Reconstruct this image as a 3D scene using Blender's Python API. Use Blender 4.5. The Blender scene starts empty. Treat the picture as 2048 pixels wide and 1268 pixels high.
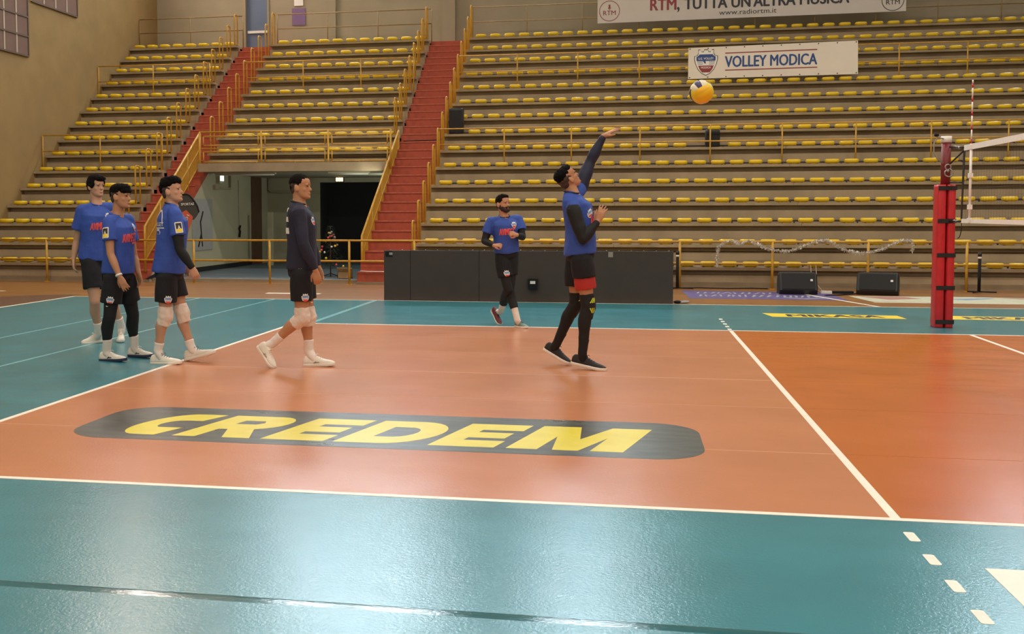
import bpy, math, random
from mathutils import Vector, Matrix, noise
from mathutils.geometry import tessellate_polygon
from mathutils.bvhtree import BVHTree

scene = bpy.context.scene
COL = scene.collection
random.seed(7)
PI = math.pi

# ------------------------------------------------------------------ camera
CAM = Vector((-1.3361, -5.7314, 1.5678))
YAW, PITCH, ROLL, FPX = -0.1846, -0.0561, -0.002, 2156.6
SHX, SHY = 172.8, -86.8                       # lens shift in pixels of the 2048 frame
_f = Vector((math.sin(YAW) * math.cos(PITCH), math.cos(YAW) * math.cos(PITCH), math.sin(PITCH)))
_r = Vector((math.cos(YAW), -math.sin(YAW), 0))
_u = _r.cross(_f)
RT = _r * math.cos(ROLL) + _u * math.sin(ROLL)
UP = -_r * math.sin(ROLL) + _u * math.cos(ROLL)
FW = _f
cam_data = bpy.data.cameras.new('camera')
cam_data.sensor_width = 36
cam_data.lens = 36 * FPX / 2048
cam_data.shift_x = SHX / 2048
cam_data.shift_y = SHY / 2048
cam_data.clip_end = 200
cam = bpy.data.objects.new('camera', cam_data)
COL.objects.link(cam)
m = Matrix((RT, UP, -FW)).transposed().to_4x4()
m.translation = CAM
cam.matrix_world = m
scene.camera = cam


def at(u, v, Y):
    """the point of the hall seen at photo pixel (u, v) that lies at depth Y"""
    d = RT * ((u - (1024 - SHX)) / FPX) + UP * (((634 + SHY) - v) / FPX) + FW
    return CAM + d * ((Y - CAM.y) / d.y)


def proj(p):
    d = Vector(p) - CAM
    w = d.dot(FW)
    return (1024 - SHX) + FPX * d.dot(RT) / w, (634 + SHY) - FPX * d.dot(UP) / w


# ------------------------------------------------------------------ light and exposure
vs = scene.view_settings
vs.view_transform = 'Standard'
vs.look = 'None'
vs.gamma = 1
vs.exposure = -1.06
vs.use_curve_mapping = False
world = bpy.data.worlds.new('world')
scene.world = world
world.use_nodes = True
world.node_tree.nodes['Background'].inputs[0].default_value = (0.9, 0.8, 0.68, 1)
world.node_tree.nodes['Background'].inputs[1].default_value = 0.05
LAMP_Z = 13.4
#  x, y, watts, colour of each hall lamp
LAMPS = []
for lx in (-13.5, -8.0, -2.5, 3.0, 8.5, 14.0):
    LAMPS.append((lx, 3.0, 460, (1.0, 0.935, 0.84)))
    LAMPS.append((lx, 12.5, 700, (1.0, 0.93, 0.83)))
    LAMPS.append((lx, -5.5, 460, (1.0, 0.93, 0.83)))
LAMPS.append((-14.6, 21.5, 260, (1.0, 0.84, 0.74)))
LAMP_ROW = []
for n_ in ('first', 'second', 'third', 'fourth', 'fifth', 'sixth'):
    for w_ in ('over the court', 'over the far side line', 'behind the photographer'):
        LAMP_ROW.append('%s from the left in the row %s' % (n_, w_))
LAMP_ROW.append('high above the left block of the stands')
FLOODS = [(-11.0, 700), (-3.5, 700), (4.0, 700), (11.5, 700)]       # x, watts of the floodlights on the wall opposite the stands
TUNNEL_W = 48         # watts of each added tunnel lamp
FLOOD_COL = (1.0, 0.925, 0.82)
DAYLIGHT = 112.0          # brightness of the clerestory panes


# ------------------------------------------------------------------ mesh helper
class MB:
    def __init__(self):
        self.v, self.f, self.mi, self.sm = [], [], [], []

    def add(self, verts, faces, mi=0, smooth=False):
        o = len(self.v)
        self.v += [tuple(p) for p in verts]
        for fc in faces:
            self.f.append(tuple(i + o for i in fc))
            self.mi.append(mi)
            self.sm.append(smooth)

    def box(self, a, b, mi=0):
        x0, y0, z0 = a
        x1, y1, z1 = b
        self.add([(x0, y0, z0), (x1, y0, z0), (x1, y1, z0), (x0, y1, z0), (x0, y0, z1), (x1, y0, z1), (x1, y1, z1), (x0, y1, z1)],
                 [(3, 2, 1, 0), (4, 5, 6, 7), (0, 1, 5, 4), (1, 2, 6, 5), (2, 3, 7, 6), (3, 0, 4, 7)], mi)

    def obox(self, c, ax, ay, az, mi=0):
        """oriented box, half axes as vectors"""
        c, ax, ay, az = Vector(c), Vector(ax), Vector(ay), Vector(az)
        vs_ = [c + ax * i + ay * j + az * k for k in (-1, 1) for (i, j) in ((-1, -1), (1, -1), (1, 1), (-1, 1))]
        self.add(vs_, [(3, 2, 1, 0), (4, 5, 6, 7), (0, 1, 5, 4), (1, 2, 6, 5), (2, 3, 7, 6), (3, 0, 4, 7)], mi)

    def rings(self, rings, mi=0, smooth=True, cap=True, closed=False):
        n = len(rings[0])
        vs_ = [p for r in rings for p in r]
        fs = []
        R = len(rings)
        for i in range(R if closed else R - 1):
            for j in range(n):
                a, b = i * n + j, i * n + (j + 1) % n
                c, d = ((i + 1) % R) * n + (j + 1) % n, ((i + 1) % R) * n + j
                fs.append((a, b, c, d))
        if cap and not closed:
            fs.append(tuple(range(n - 1, -1, -1)))
            fs.append(tuple((R - 1) * n + j for j in range(n)))
        self.add(vs_, fs, mi, smooth)

    def tube(self, pts, r, seg=8, mi=0, smooth=True, closed=False):
        """sweep along a path; r a number or a list"""
        pts = [Vector(p) for p in pts]
        n = len(pts)
        rs = r if isinstance(r, (list, tuple)) else [r] * n
        tans = []
        for i in range(n):
            if closed:
                t = pts[(i + 1) % n] - pts[i - 1]
            else:
                t = pts[min(i + 1, n - 1)] - pts[max(i - 1, 0)]
            tans.append(t.normalized())
        ref = Vector((0, 0, 1)) if abs(tans[0].z) < 0.9 else Vector((1, 0, 0))
        nrm = (ref - tans[0] * ref.dot(tans[0])).normalized()
        out = []
        for i in range(n):
            nrm = (nrm - tans[i] * nrm.dot(tans[i])).normalized()
            bn = tans[i].cross(nrm)
            out.append([pts[i] + (nrm * math.cos(2 * PI * k / seg) + bn * math.sin(2 * PI * k / seg)) * rs[i] for k in range(seg)])
        self.rings(out, mi, smooth, True, closed)

    def ell(self, c, ax, ay, az, seg=16, rng=10, mi=0):
        c, ax, ay, az = Vector(c), Vector(ax), Vector(ay), Vector(az)
        out = []
        for i in range(rng + 1):
            t = PI * (i + 0.02 * (1 if i == 0 else -1 if i == rng else 0)) / rng
            out.append([c - az * math.cos(t) + (ax * math.cos(2 * PI * k / seg) + ay * math.sin(2 * PI * k / seg)) * math.sin(t) for k in range(seg)])
        self.rings(out, mi)

    def capsule(self, a, b, ra, rb, seg=14, mi=0, n=1):
        """tapered rounded limb"""
        a, b = Vector(a), Vector(b)
        d = (b - a)
        L = d.length
        d = d / L
        pts, rs = [], []
        for k in (-0.985, -0.85, -0.5):
            pts.append(a + d * ra * k)
            rs.append(ra * math.sqrt(1 - k * k))
        for k in range(n + 1):
            pts.append(a + (b - a) * (k / n))
            rs.append(ra + (rb - ra) * k / n)
        for k in (0.5, 0.85, 0.985):
            pts.append(b + d * rb * k)
            rs.append(rb * math.sqrt(1 - k * k))
        self.tube(pts, rs, seg, mi)

    def prism(self, poly, o, ex, ey, ez, mi=0, holes=()):
        """2-D outline poly (x,y) laid out along ex, ey at o, thickness vector ez"""
        o, ex, ey, ez = Vector(o), Vector(ex), Vector(ey), Vector(ez)
        loops = [list(poly)] + [list(h) for h in holes]
        P2 = [[Vector((p[0], p[1], 0)) for p in lp] for lp in loops]
        tris = tessellate_polygon(P2)
        flat = [p for lp in loops for p in lp]
        n = len(flat)
        vs_ = [o + ex * p[0] + ey * p[1] for p in flat] + [o + ex * p[0] + ey * p[1] + ez for p in flat]
        fs = []
        for t in tris:
            a, b, c = (flat[i] for i in t)
            s = (b[0] - a[0]) * (c[1] - a[1]) - (b[1] - a[1]) * (c[0] - a[0])
            t = t if s > 0 else (t[0], t[2], t[1])
            fs.append(tuple(reversed(t)))
            fs.append(tuple(i + n for i in t))
        o_ = 0
        for lp in loops:
            k = len(lp)
            for i in range(k):
                a, b = o_ + i, o_ + (i + 1) % k
                fs.append((a, b, b + n, a + n))
            o_ += k
        self.add(vs_, fs, mi)

    def mesh(self, name, mats):
        me = bpy.data.meshes.new(name)
        me.from_pydata(self.v, [], self.f)
        mats = mats if isinstance(mats, (list, tuple)) else [mats]
        for mt in mats:
            me.materials.append(mt)
        me.polygons.foreach_set('material_index', self.mi)
        me.polygons.foreach_set('use_smooth', self.sm)
        me.update()
        return me

    def build(self, name, mats, parent=None, shift=None):
        """link as one object; the origin of a parented part is its parent's"""
        if parent is not None:
            o = parent_origin(parent)
            self.v = [(p[0] - o.x, p[1] - o.y, p[2] - o.z) for p in self.v]
        ob = bpy.data.objects.new(name, self.mesh(name, mats))
        COL.objects.link(ob)
        if parent is not None:
            ob.parent = parent
        return ob


ORIG = {}


def parent_origin(p):
    o = Vector((0, 0, 0))
    while p is not None:
        o += p.location
        p = p.parent
    return o


def tag(o, label=None, cat=None, group=None, kind=None):
    if label:
        o['label'] = label
    if cat:
        o['category'] = cat
    if group:
        o['group'] = group
    if kind:
        o['kind'] = kind
    return o


def thing(name, loc, label=None, cat=None, group=None, kind=None):
    e = bpy.data.objects.new(name, None)
    e.empty_display_size = 0.1
    e.location = loc
    COL.objects.link(e)
    return tag(e, label, cat, group, kind)


def copy_part(src, parent, loc=None):
    c = src.copy()
    COL.objects.link(c)
    c.parent = parent
    if loc is not None:
        c.location = loc
    return c


def superell(cx, cy, rx, ry, n=2.5, seg=24):
    out = []
    for k in range(seg):
        t = 2 * PI * k / seg
        c, s = math.cos(t), math.sin(t)
        out.append((cx + rx * math.copysign(abs(c) ** (2 / n), c), cy + ry * math.copysign(abs(s) ** (2 / n), s)))
    return out


def rrect(x0, y0, x1, y1, r, seg=6):
    out = []
    for cx, cy, a0 in ((x1 - r, y1 - r, 0), (x0 + r, y1 - r, 90), (x0 + r, y0 + r, 180), (x1 - r, y0 + r, 270)):
        for k in range(seg + 1):
            a = math.radians(a0 + 90 * k / seg)
            out.append((cx + r * math.cos(a), cy + r * math.sin(a)))
    return out


_tc = {}


def text_geo(body, bold=0.0):
    """outline text as 2-D triangles, unit cap height, origin at left baseline; returns verts, faces, width"""
    key = (body, bold)
    if key in _tc:
        return _tc[key]
    cu = bpy.data.curves.new('lettering', 'FONT')
    cu.body = body
    cu.size = 1.0
    cu.offset = bold
    cu.resolution_u = 3
    ob = bpy.data.objects.new('lettering', cu)
    COL.objects.link(ob)
    dg = bpy.context.evaluated_depsgraph_get()
    me = bpy.data.meshes.new_from_object(ob.evaluated_get(dg))
    vs_ = [(v.co.x, v.co.y) for v in me.vertices]
    fs = [tuple(p.vertices) for p in me.polygons]
    bpy.data.objects.remove(ob)
    bpy.data.curves.remove(cu)
    bpy.data.meshes.remove(me)
    x0, x1 = min(p[0] for p in vs_), max(p[0] for p in vs_)
    y1 = max(p[1] for p in vs_)
    y0 = min(0.0, 0.0)
    vs_ = [((p[0] - x0) / y1, p[1] / y1) for p in vs_]
    out = (vs_, fs, (x1 - x0) / y1)
    _tc[key] = out
    return out


def lay_text(mb, body, o, ex, ey, width, height, bold=0.0, mi=0):
    """flat lettering fitted into width x height from its left baseline; bold = stroke widening in cap heights"""
    vs_, fs, w = text_geo(body, 0.0)
    o, ex, ey = Vector(o), Vector(ex), Vector(ey)
    n = ex.cross(ey).normalized() * 0.0002
    b = bold * height
    for k, (dx, dy) in enumerate(((0, 0), (1, 0), (-1, 0), (0, 1), (0, -1)) if bold else ((0, 0),)):
        mb.add([o + ex * (p[0] / w * width + dx * b) + ey * (p[1] * height + dy * b * .6) + n * k for p in vs_], fs, mi)


# ------------------------------------------------------------------ procedural materials
def srgb(r, g, b):
    def c(x):
        x /= 255
        return x / 12.92 if x <= 0.04045 else ((x + 0.055) / 1.055) ** 2.4
    return (c(r), c(g), c(b), 1)


def mat(name, col, rough=0.6, var=0.0, vscale=4.0, bump=0.0, bscale=40.0, metal=0.0, spec=0.5, emit=None, estr=0.0, stretch=None, col2=None, bdist=0.01, coat=0.0, rvar=0.0):
    mt = bpy.data.materials.new(name)
    mt.use_nodes = True
    nt = mt.node_tree
    b = nt.nodes['Principled BSDF']
    b.inputs['Base Color'].default_value = col
    b.inputs['Roughness'].default_value = rough
    b.inputs['Metallic'].default_value = metal
    b.inputs['Specular IOR Level'].default_value = spec
    b.inputs['Coat Weight'].default_value = coat
    tc = nt.nodes.new('ShaderNodeTexCoord')
    mp = nt.nodes.new('ShaderNodeMapping')
    nt.links.new(tc.outputs['Object'], mp.inputs[0])
    if stretch:
        mp.inputs['Scale'].default_value = stretch
    if var > 0 or col2:
        nz = nt.nodes.new('ShaderNodeTexNoise')
        nz.inputs['Scale'].default_value = vscale
        nz.inputs['Detail'].default_value = 6
        nt.links.new(mp.outputs[0], nz.inputs['Vector'])
        mx = nt.nodes.new('ShaderNodeMix')
        mx.data_type = 'RGBA'
        rp = nt.nodes.new('ShaderNodeMapRange')
        rp.inputs[1].default_value = 0.3
        rp.inputs[2].default_value = 0.7
        nt.links.new(nz.outputs['Fac'], rp.inputs[0])
        nt.links.new(rp.outputs[0], mx.inputs[0])
        c1 = col2 if col2 else tuple(max(0, x * (1 - var)) for x in col[:3]) + (1,)
        c2 = col if col2 else tuple(min(1, x * (1 + var)) for x in col[:3]) + (1,)
        mx.inputs[6].default_value = c1
        mx.inputs[7].default_value = c2
        nt.links.new(mx.outputs[2], b.inputs['Base Color'])
    if rvar > 0:
        nr = nt.nodes.new('ShaderNodeTexNoise')
        nr.inputs['Scale'].default_value = 1.6
        nr.inputs['Detail'].default_value = 8
        nr.inputs['Roughness'].default_value = 0.65
        ms = nt.nodes.new('ShaderNodeMapping')
        ms.inputs['Scale'].default_value = (0.6, 1.8, 1)
        nt.links.new(tc.outputs['Object'], ms.inputs[0])
        nt.links.new(ms.outputs[0], nr.inputs['Vector'])
        mr = nt.nodes.new('ShaderNodeMapRange')
        mr.inputs[1].default_value = 0.35
        mr.inputs[2].default_value = 0.65
        mr.inputs[3].default_value = rough - rvar
        mr.inputs[4].default_value = rough + rvar
        nt.links.new(nr.outputs['Fac'], mr.inputs[0])
        nt.links.new(mr.outputs[0], b.inputs['Roughness'])
    if bump > 0:
        nb = nt.nodes.new('ShaderNodeTexNoise')
        nb.inputs['Scale'].default_value = bscale
        nb.inputs['Detail'].default_value = 4
        nt.links.new(mp.outputs[0], nb.inputs['Vector'])
        bp = nt.nodes.new('ShaderNodeBump')
        bp.inputs['Strength'].default_value = bump
        bp.inputs['Distance'].default_value = bdist
        nt.links.new(nb.outputs['Fac'], bp.inputs['Height'])
        nt.links.new(bp.outputs[0], b.inputs['Normal'])
    if emit:
        b.inputs['Emission Color'].default_value = emit
        b.inputs['Emission Strength'].default_value = estr
    return mt


def wood_mat():
    mt = mat('parquet', srgb(150, 104, 60), 0.34)
    nt = mt.node_tree
    b = nt.nodes['Principled BSDF']
    tc = nt.nodes.new('ShaderNodeTexCoord')
    br = nt.nodes.new('ShaderNodeTexBrick')
    br.inputs['Color1'].default_value = srgb(166, 118, 70)
    br.inputs['Color2'].default_value = srgb(138, 92, 50)
    br.inputs['Mortar'].default_value = srgb(84, 56, 32)
    br.inputs['Scale'].default_value = 1.0
    br.inputs['Mortar Size'].default_value = 0.004
    br.inputs['Brick Width'].default_value = 1.6
    br.inputs['Row Height'].default_value = 0.11
    nt.links.new(tc.outputs['Object'], br.inputs['Vector'])
    mp = nt.nodes.new('ShaderNodeMapping')
    mp.inputs['Scale'].default_value = (1.2, 30, 1)
    nt.links.new(tc.outputs['Object'], mp.inputs[0])
    nz = nt.nodes.new('ShaderNodeTexNoise')
    nz.inputs['Scale'].default_value = 2
    nz.inputs['Detail'].default_value = 5
    nt.links.new(mp.outputs[0], nz.inputs['Vector'])
    mx = nt.nodes.new('ShaderNodeMix')
    mx.data_type = 'RGBA'
    mx.blend_type = 'MULTIPLY'
    mx.inputs[0].default_value = 0.5
    nt.links.new(br.outputs['Color'], mx.inputs[6])
    nt.links.new(nz.outputs['Color'], mx.inputs[7])
    hs = nt.nodes.new('ShaderNodeHueSaturation')
    hs.inputs['Saturation'].default_value = 1.05
    hs.inputs['Value'].default_value = 1.2
    nt.links.new(mx.outputs[2], hs.inputs['Color'])
    nt.links.new(hs.outputs[0], b.inputs['Base Color'])
    return mt


M = dict(
    wood=wood_mat(),
    teal=mat('teal_vinyl', srgb(56, 126, 136), 0.24, 0.10, 1.3, 0.28, 75, bdist=0.005, rvar=0.018),
    orange=mat('orange_vinyl', srgb(194, 127, 90), 0.24, 0.07, 1.1, 0.22, 65, bdist=0.004, rvar=0.018),
    deep=mat('deep_orange_vinyl', srgb(190, 104, 46), 0.24, 0.07, 1.1, 0.22, 65, bdist=0.004, rvar=0.018),
    line=mat('white_line_paint', srgb(236, 226, 208), 0.45, 0.05, 9),
    tape=mat('clear_seam_tape', srgb(40, 98, 104), 0.10, 0.05, 6, 0.25, 60, bdist=0.004, stretch=(.5, 2, 1)),
    tape_o=mat('orange_seam_tape', srgb(216, 156, 122), 0.2, 0.04, 6),
    tape_t=mat('pale_teal_seam_tape', srgb(112, 172, 176), 0.3, 0.05, 6),
    logo_dark=mat('charcoal_floor_print', srgb(56, 58, 52), 0.30, 0.0, 3.5, 0.15, 55, col2=srgb(92, 93, 84), stretch=(1, 4, 1), bdist=0.004, rvar=0.03),
    logo_yellow=mat('yellow_floor_print', srgb(226, 208, 58), 0.33, 0.05, 6, 0.15, 55, bdist=0.004),
    concrete=mat('stand_concrete', srgb(150, 132, 105), 0.85, 0.16, 2.2, 0.25, 30),
    concrete_d=mat('stand_riser_concrete', srgb(154, 135, 107), 0.9, 0.16, 1.6, 0.25, 30, stretch=(1, 1, .4)),
    red=mat('red_stair_paint', srgb(164, 74, 50), 0.7, 0.16, 6, 0.15, 40),
    red_lit_edge=mat('lit_step_edge', srgb(176, 92, 70), 0.75, 0.2, 14),  # lighter edge colour paints in the shading between treads and risers
    yel=mat('yellow_rail_paint', srgb(192, 145, 44), 0.45, 0.14, 9),
    yel_b=mat('faded_rail_paint', srgb(140, 112, 66), 0.5, 0.14, 9),
    seat=mat('yellow_seat_plastic', srgb(222, 186, 28), 0.32, 0.06, 3, spec=0.5),
    dark_metal=mat('dark_seat_bar', srgb(58, 46, 36), 0.6),
    wall_l=mat('ochre_wall_paint', srgb(146, 118, 72), 0.9, 0.10, 1.4, 0.1, 30),
    wall_b=mat('grey_wall_paint', srgb(154, 142, 118), 0.9, 0.07, 1.2, 0.1, 30),
    wall_t=mat('tunnel_wall_paint', srgb(168, 162, 138), 0.85, 0.06, 1.2),
    ceiling=mat('ceiling_sheet', srgb(150, 144, 134), 0.9, 0.05, 1),
    blue_floor=mat('blue_grey_tunnel_floor', srgb(84, 98, 108), 0.5, 0.08, 2),
    led=mat('led_board_face', srgb(60, 50, 43), 0.6, 0.06, 5, 0.2, 180),
    black=mat('black_plastic', srgb(24, 23, 24), 0.5),
    grille=mat('speaker_grille', srgb(18, 17, 17), 0.75, 0, 1, 0.6, 300, bdist=0.004),
    matblack=mat('matt_black', srgb(14, 14, 15), 0.9),
    white=mat('white_plastic', srgb(232, 228, 220), 0.5),
    banner=mat('banner_vinyl', srgb(226, 216, 202), 0.55, 0.03, 2),
    banner_g=mat('grey_banner_vinyl', srgb(208, 200, 194), 0.55, 0.03, 2),
    navy=mat('navy_print', srgb(28, 66, 128), 0.5),
    maroon=mat('maroon_print', srgb(140, 44, 48), 0.5),
    ink=mat('dark_ink_print', srgb(34, 32, 40), 0.5),
    yellow_p=mat('yellow_print', srgb(238, 206, 44), 0.45),
    lightblue=mat('light_blue_print', srgb(120, 150, 190), 0.5),
    pad_red=mat('red_pad_vinyl', srgb(196, 38, 44), 0.42, 0.1, 8, 0.3, 14),
    post_red=mat('dark_red_post_paint', srgb(120, 34, 38), 0.45, 0.1, 9),
    net_white=mat('net_tape', srgb(238, 232, 224), 0.6, 0.04, 20),
    net_cord=mat('net_cord', srgb(92, 82, 70), 0.8),
    steel=mat('steel', srgb(170, 168, 162), 0.35, metal=0.8),
    foil=mat('tinsel_foil', srgb(226, 222, 214), 0.35, metal=0.6),
    card=mat('cardboard', srgb(172, 138, 96), 0.8, 0.08, 8),
    fir=mat('fir_needles', srgb(30, 44, 28), 0.8, 0.3, 20),
    purple=mat('purple_sticker', srgb(92, 78, 128), 0.5, 0.1, 6),
    palegreen=mat('pale_sticker', srgb(196, 196, 168), 0.5, 0.1, 6),
    pink=mat('pink_sticker', srgb(176, 120, 110), 0.5),
    brown=mat('brown_floor_stain', srgb(92, 60, 42), 0.4, 0.1, 4),
    coral=mat('coral_print', srgb(226, 84, 82), 0.6),
    poster=mat('blue_grey_poster', srgb(150, 150, 148), 0.6, 0.06, 5),
    flag_dark=mat('charcoal_flag_cloth', srgb(62, 60, 56), 0.8),
    flag_red=mat('orange_flag_cloth', srgb(190, 88, 58), 0.8),
    door_blue=mat('blue_steel_door', srgb(98, 112, 138), 0.45, 0.1, 1.5),
    glass=mat('frosted_window_glass', srgb(118, 92, 80), 0.95, 0.05, 3),
    frame=mat('window_mullion', srgb(190, 172, 154), 0.5),
    frame_d=mat('window_frame', srgb(92, 70, 52), 0.6),
    purple_s=mat('purple_sign_face', srgb(120, 92, 132), 0.5),
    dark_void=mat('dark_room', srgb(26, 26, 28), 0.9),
    daylight=mat('daylit_pane', srgb(225, 238, 250), 0.4, emit=(0.74, 0.89, 1.0, 1), estr=DAYLIGHT),
    warm_pane=mat('added_warm_pane', srgb(250, 236, 222), 0.4, emit=(1.0, 0.84, 0.74, 1), estr=DAYLIGHT * 1.1),
    lamp_on=mat('lit_lamp', srgb(255, 244, 226), 0.5, emit=(1, 0.93, 0.82, 1), estr=18),
    sign_warm=mat('lit_exit_sign', srgb(255, 220, 150), 0.5, emit=(1.0, 0.72, 0.30, 1), estr=7),
    sign_cool=mat('lit_emergency_sign', srgb(220, 240, 235), 0.5, emit=(0.8, 1.0, 0.95, 1), estr=3),
    cable=mat('grey_cable', srgb(150, 140, 124), 0.6),
)
# ================================================================== the hall
XW0, XW1, YW0, YW1, ZC = -16.75, 22.0, -14.0, 28.3, 14.2
RY0, RUN, RZ0, RISE, SLAB = 17.25, 0.6376, 0.375, 0.4502, 0.06


def ry(i):          # front lip of row i (1 = lowest)
    return RY0 + RUN * (i - 1)


def rz(i):          # top of the slab of row i
    return RZ0 + RISE * (i - 1) + SLAB


ORD = ['', 'first', 'second', 'third', 'fourth', 'fifth', 'sixth', 'seventh', 'eighth', 'ninth', 'tenth', 'eleventh', 'twelfth', 'thirteenth', 'fourteenth', 'fifteenth',
       'sixteenth', 'seventeenth', 'eighteenth', 'nineteenth', 'twentieth'] + ['twenty-' + s for s in 'first second third fourth fifth sixth seventh eighth ninth'.split()] + \
    ['thirtieth'] + ['thirty-' + s for s in 'first second third fourth fifth sixth seventh eighth ninth'.split()]

mb = MB()
mb.box((XW0 - 0.3, YW0, -0.3), (XW1, YW1 + 0.3, 0))
floor = tag(mb.build('floor', M['wood']), 'varnished brown parquet sports hall floor', 'floor', kind='structure')

# ---- walls, ceiling
back = MB()
back.box((XW0 - 0.3, YW1, 0), (-13.72, YW1 + 0.3, ZC))
back.box((-12.86, YW1, 0), (XW1, YW1 + 0.3, ZC))
back.box((-13.72, YW1, 0), (-12.86, YW1 + 0.3, rz(15)))
wall_back = tag(back.build('wall_back', M['wall_b']), 'grey painted rear wall above the stands', 'wall', kind='structure')
pil = MB()
pil.box((-7.12, YW1 - 0.16, rz(15)), (-6.7, YW1, ZC))
pil.build('pilaster', M['wall_b'], wall_back)
pil = MB()
pil.box((-10.95, YW1 - 0.08, rz(15)), (-10.6, YW1, ZC))
pil.build('pilaster', M['wall_b'], wall_back)
mb = MB()
mb.box((XW0 - 0.3, YW0, 0), (XW0, YW1, ZC))
wall_left = tag(mb.build('wall_left', M['wall_l']), 'ochre painted side wall beside the stands', 'wall', kind='structure')
mb = MB()
mb.box((XW1, YW0, 0), (XW1 + 0.3, YW1, ZC))
tag(mb.build('wall_right', M['wall_b']), 'grey side wall far to the right', 'wall', kind='structure')
mb = MB()
mb.box((XW0 - 0.3, YW0 - 0.3, 0), (XW1 + 0.3, YW0, ZC))
tag(mb.build('wall_front', M['wall_l']), 'ochre wall behind the photographer', 'wall', kind='structure')
mb = MB()
mb.box((XW0 - 0.3, YW0 - 0.3, ZC), (XW1 + 0.3, YW1 + 0.3, ZC + 0.2))
tag(mb.build('ceiling', M['ceiling']), 'grey sheet ceiling of the hall', 'ceiling', kind='structure')

# door at the head of the narrow stairs
door = thing('door_1', (-13.29, YW1, rz(15)), 'blue steel door at the top of the left stairs', 'door', kind='structure')
mb = MB()
mb.box((-13.70, YW1 + 0.10, rz(15)), (-12.88, YW1 + 0.16, ZC))
mb.build('leaf', M['door_blue'], door)
mb = MB()
mb.box((-13.62, YW1 + 0.04, rz(15) + 0.72), (-12.95, YW1 + 0.10, rz(15) + 0.80))
mb.build('push_bar', M['white'], door)
for xx in (-13.72, -12.92):
    mb = MB()
    mb.box((xx, YW1 - 0.03, rz(15)), (xx + 0.06, YW1 + 0.12, ZC))
    mb.build('jamb', M['wall_b'], door)

# windows high in the left wall (only their lower corners are in view)


def wall_window(n, y0, y1, z0, z1, ny, nz, label):
    w = thing('window_%d' % n, (XW0, (y0 + y1) / 2, z0), label, 'window', kind='structure')
    dy, dz = (y1 - y0) / ny, (z1 - z0) / nz
    for i in range(ny):
        for j in range(nz):
            p = MB()
            p.box((XW0, y0 + i * dy + 0.02, z0 + j * dz + 0.02), (XW0 + 0.025, y0 + (i + 1) * dy - 0.02, z0 + (j + 1) * dz - 0.02))
            p.build('pane', M['glass'], w)
    for j in range(nz + 1):
        p = MB()
        p.box((XW0, y0, z0 + j * dz - 0.022), (XW0 + 0.05, y1, z0 + j * dz + 0.022))
        p.build('transom', M['frame_d'], w)
    for i in range(ny + 1):
        p = MB()
        p.box((XW0, y0 + i * dy - 0.02, z0), (XW0 + 0.045, y0 + i * dy + 0.02, z1))
        p.build('mullion', M['frame'] if i < ny else M['frame_d'], w)


wall_window(1, 20.3 - 0.56 * 5, 20.3, 5.67, 5.67 + 0.505 * 4, 5, 4, 'gridded side window nearest the left edge of the picture')
wall_window(2, 20.50, 20.50 + 0.6 * 4, 7.14, 7.14 + 0.505 * 3, 4, 3, 'higher gridded side window next to the streak of the wall')

# clerestory windows above the rear rows, just out of the picture
for k, xc in enumerate((-11.6, -8.7, -2.5, 10.6)):
    w = thing('window_%d' % (k + 3), (xc, YW1, 12.0), 'lit clerestory window high in the rear wall, %s from the left' % ORD[k + 1], 'window', kind='structure')
    for i in range(3):
        p = MB()
        p.box((xc - 1.3 + i * 0.88, YW1 - 0.03, 12.05), (xc - 1.3 + i * 0.88 + 0.84, YW1 - 0.01, 13.65))
        p.build('pane', M['daylight'], w)
    p = MB()
    for xx in (-1.36, -0.46, 0.42, 1.30):
        p.box((xc + xx, YW1 - 0.07, 12.0), (xc + xx + 0.06, YW1, 13.7))
    p.box((xc - 1.36, YW1 - 0.07, 11.98), (xc + 1.36, YW1, 12.05))
    p.box((xc - 1.36, YW1 - 0.07, 13.65), (xc + 1.36, YW1, 13.72))
    p.build('frame', M['frame'], w)

w = thing('window_7', (XW0, 25.6, 12.0), 'added lit side window high in the ochre wall above the stands', 'window', kind='structure')  # unseen window added to give the court floor a warm reflection
for i in range(3):
    p = MB()
    p.box((XW0 + 0.01, 24.3 + i * 0.88, 12.05), (XW0 + 0.03, 25.14 + i * 0.88, 13.65))
    p.build('pane', M['warm_pane'], w)
p = MB()
for yy in (24.24, 25.14, 26.02, 26.90):
    p.box((XW0, yy, 12.0), (XW0 + 0.07, yy + 0.06, 13.7))
p.box((XW0, 24.24, 11.98), (XW0 + 0.07, 26.96, 12.05))
p.box((XW0, 24.24, 13.65), (XW0 + 0.07, 26.96, 13.72))
p.build('frame', M['frame'], w)

# ---- hall lamps
for k, (lx, ly, pw, col) in enumerate(LAMPS):
    lt = thing('ceiling_lamp', (lx, ly, LAMP_Z), 'flat ceiling lamp %s' % LAMP_ROW[k], 'lamp', 'ceiling lamps outside the picture')
    mb = MB()
    mb.box((lx - 0.75, ly - 0.42, LAMP_Z), (lx + 0.75, ly + 0.42, LAMP_Z + 0.14))
    mb.build('housing', M['white'], lt)
    for s in (-0.6, 0.6):
        mb = MB()
        mb.tube([(lx + s, ly, LAMP_Z + 0.14), (lx + s, ly, ZC)], 0.012, 6)
        mb.build('hanger', M['steel'], lt)
    ld = bpy.data.lights.new('lamp_light', 'AREA')
    ld.shape = 'RECTANGLE'
    ld.size, ld.size_y = 1.4, 0.75
    ld.energy = pw
    ld.color = col
    lo = bpy.data.objects.new('lamp_light', ld)
    lo.parent = lt
    lo.location = (0, 0, -0.02)
    COL.objects.link(lo)

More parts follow.
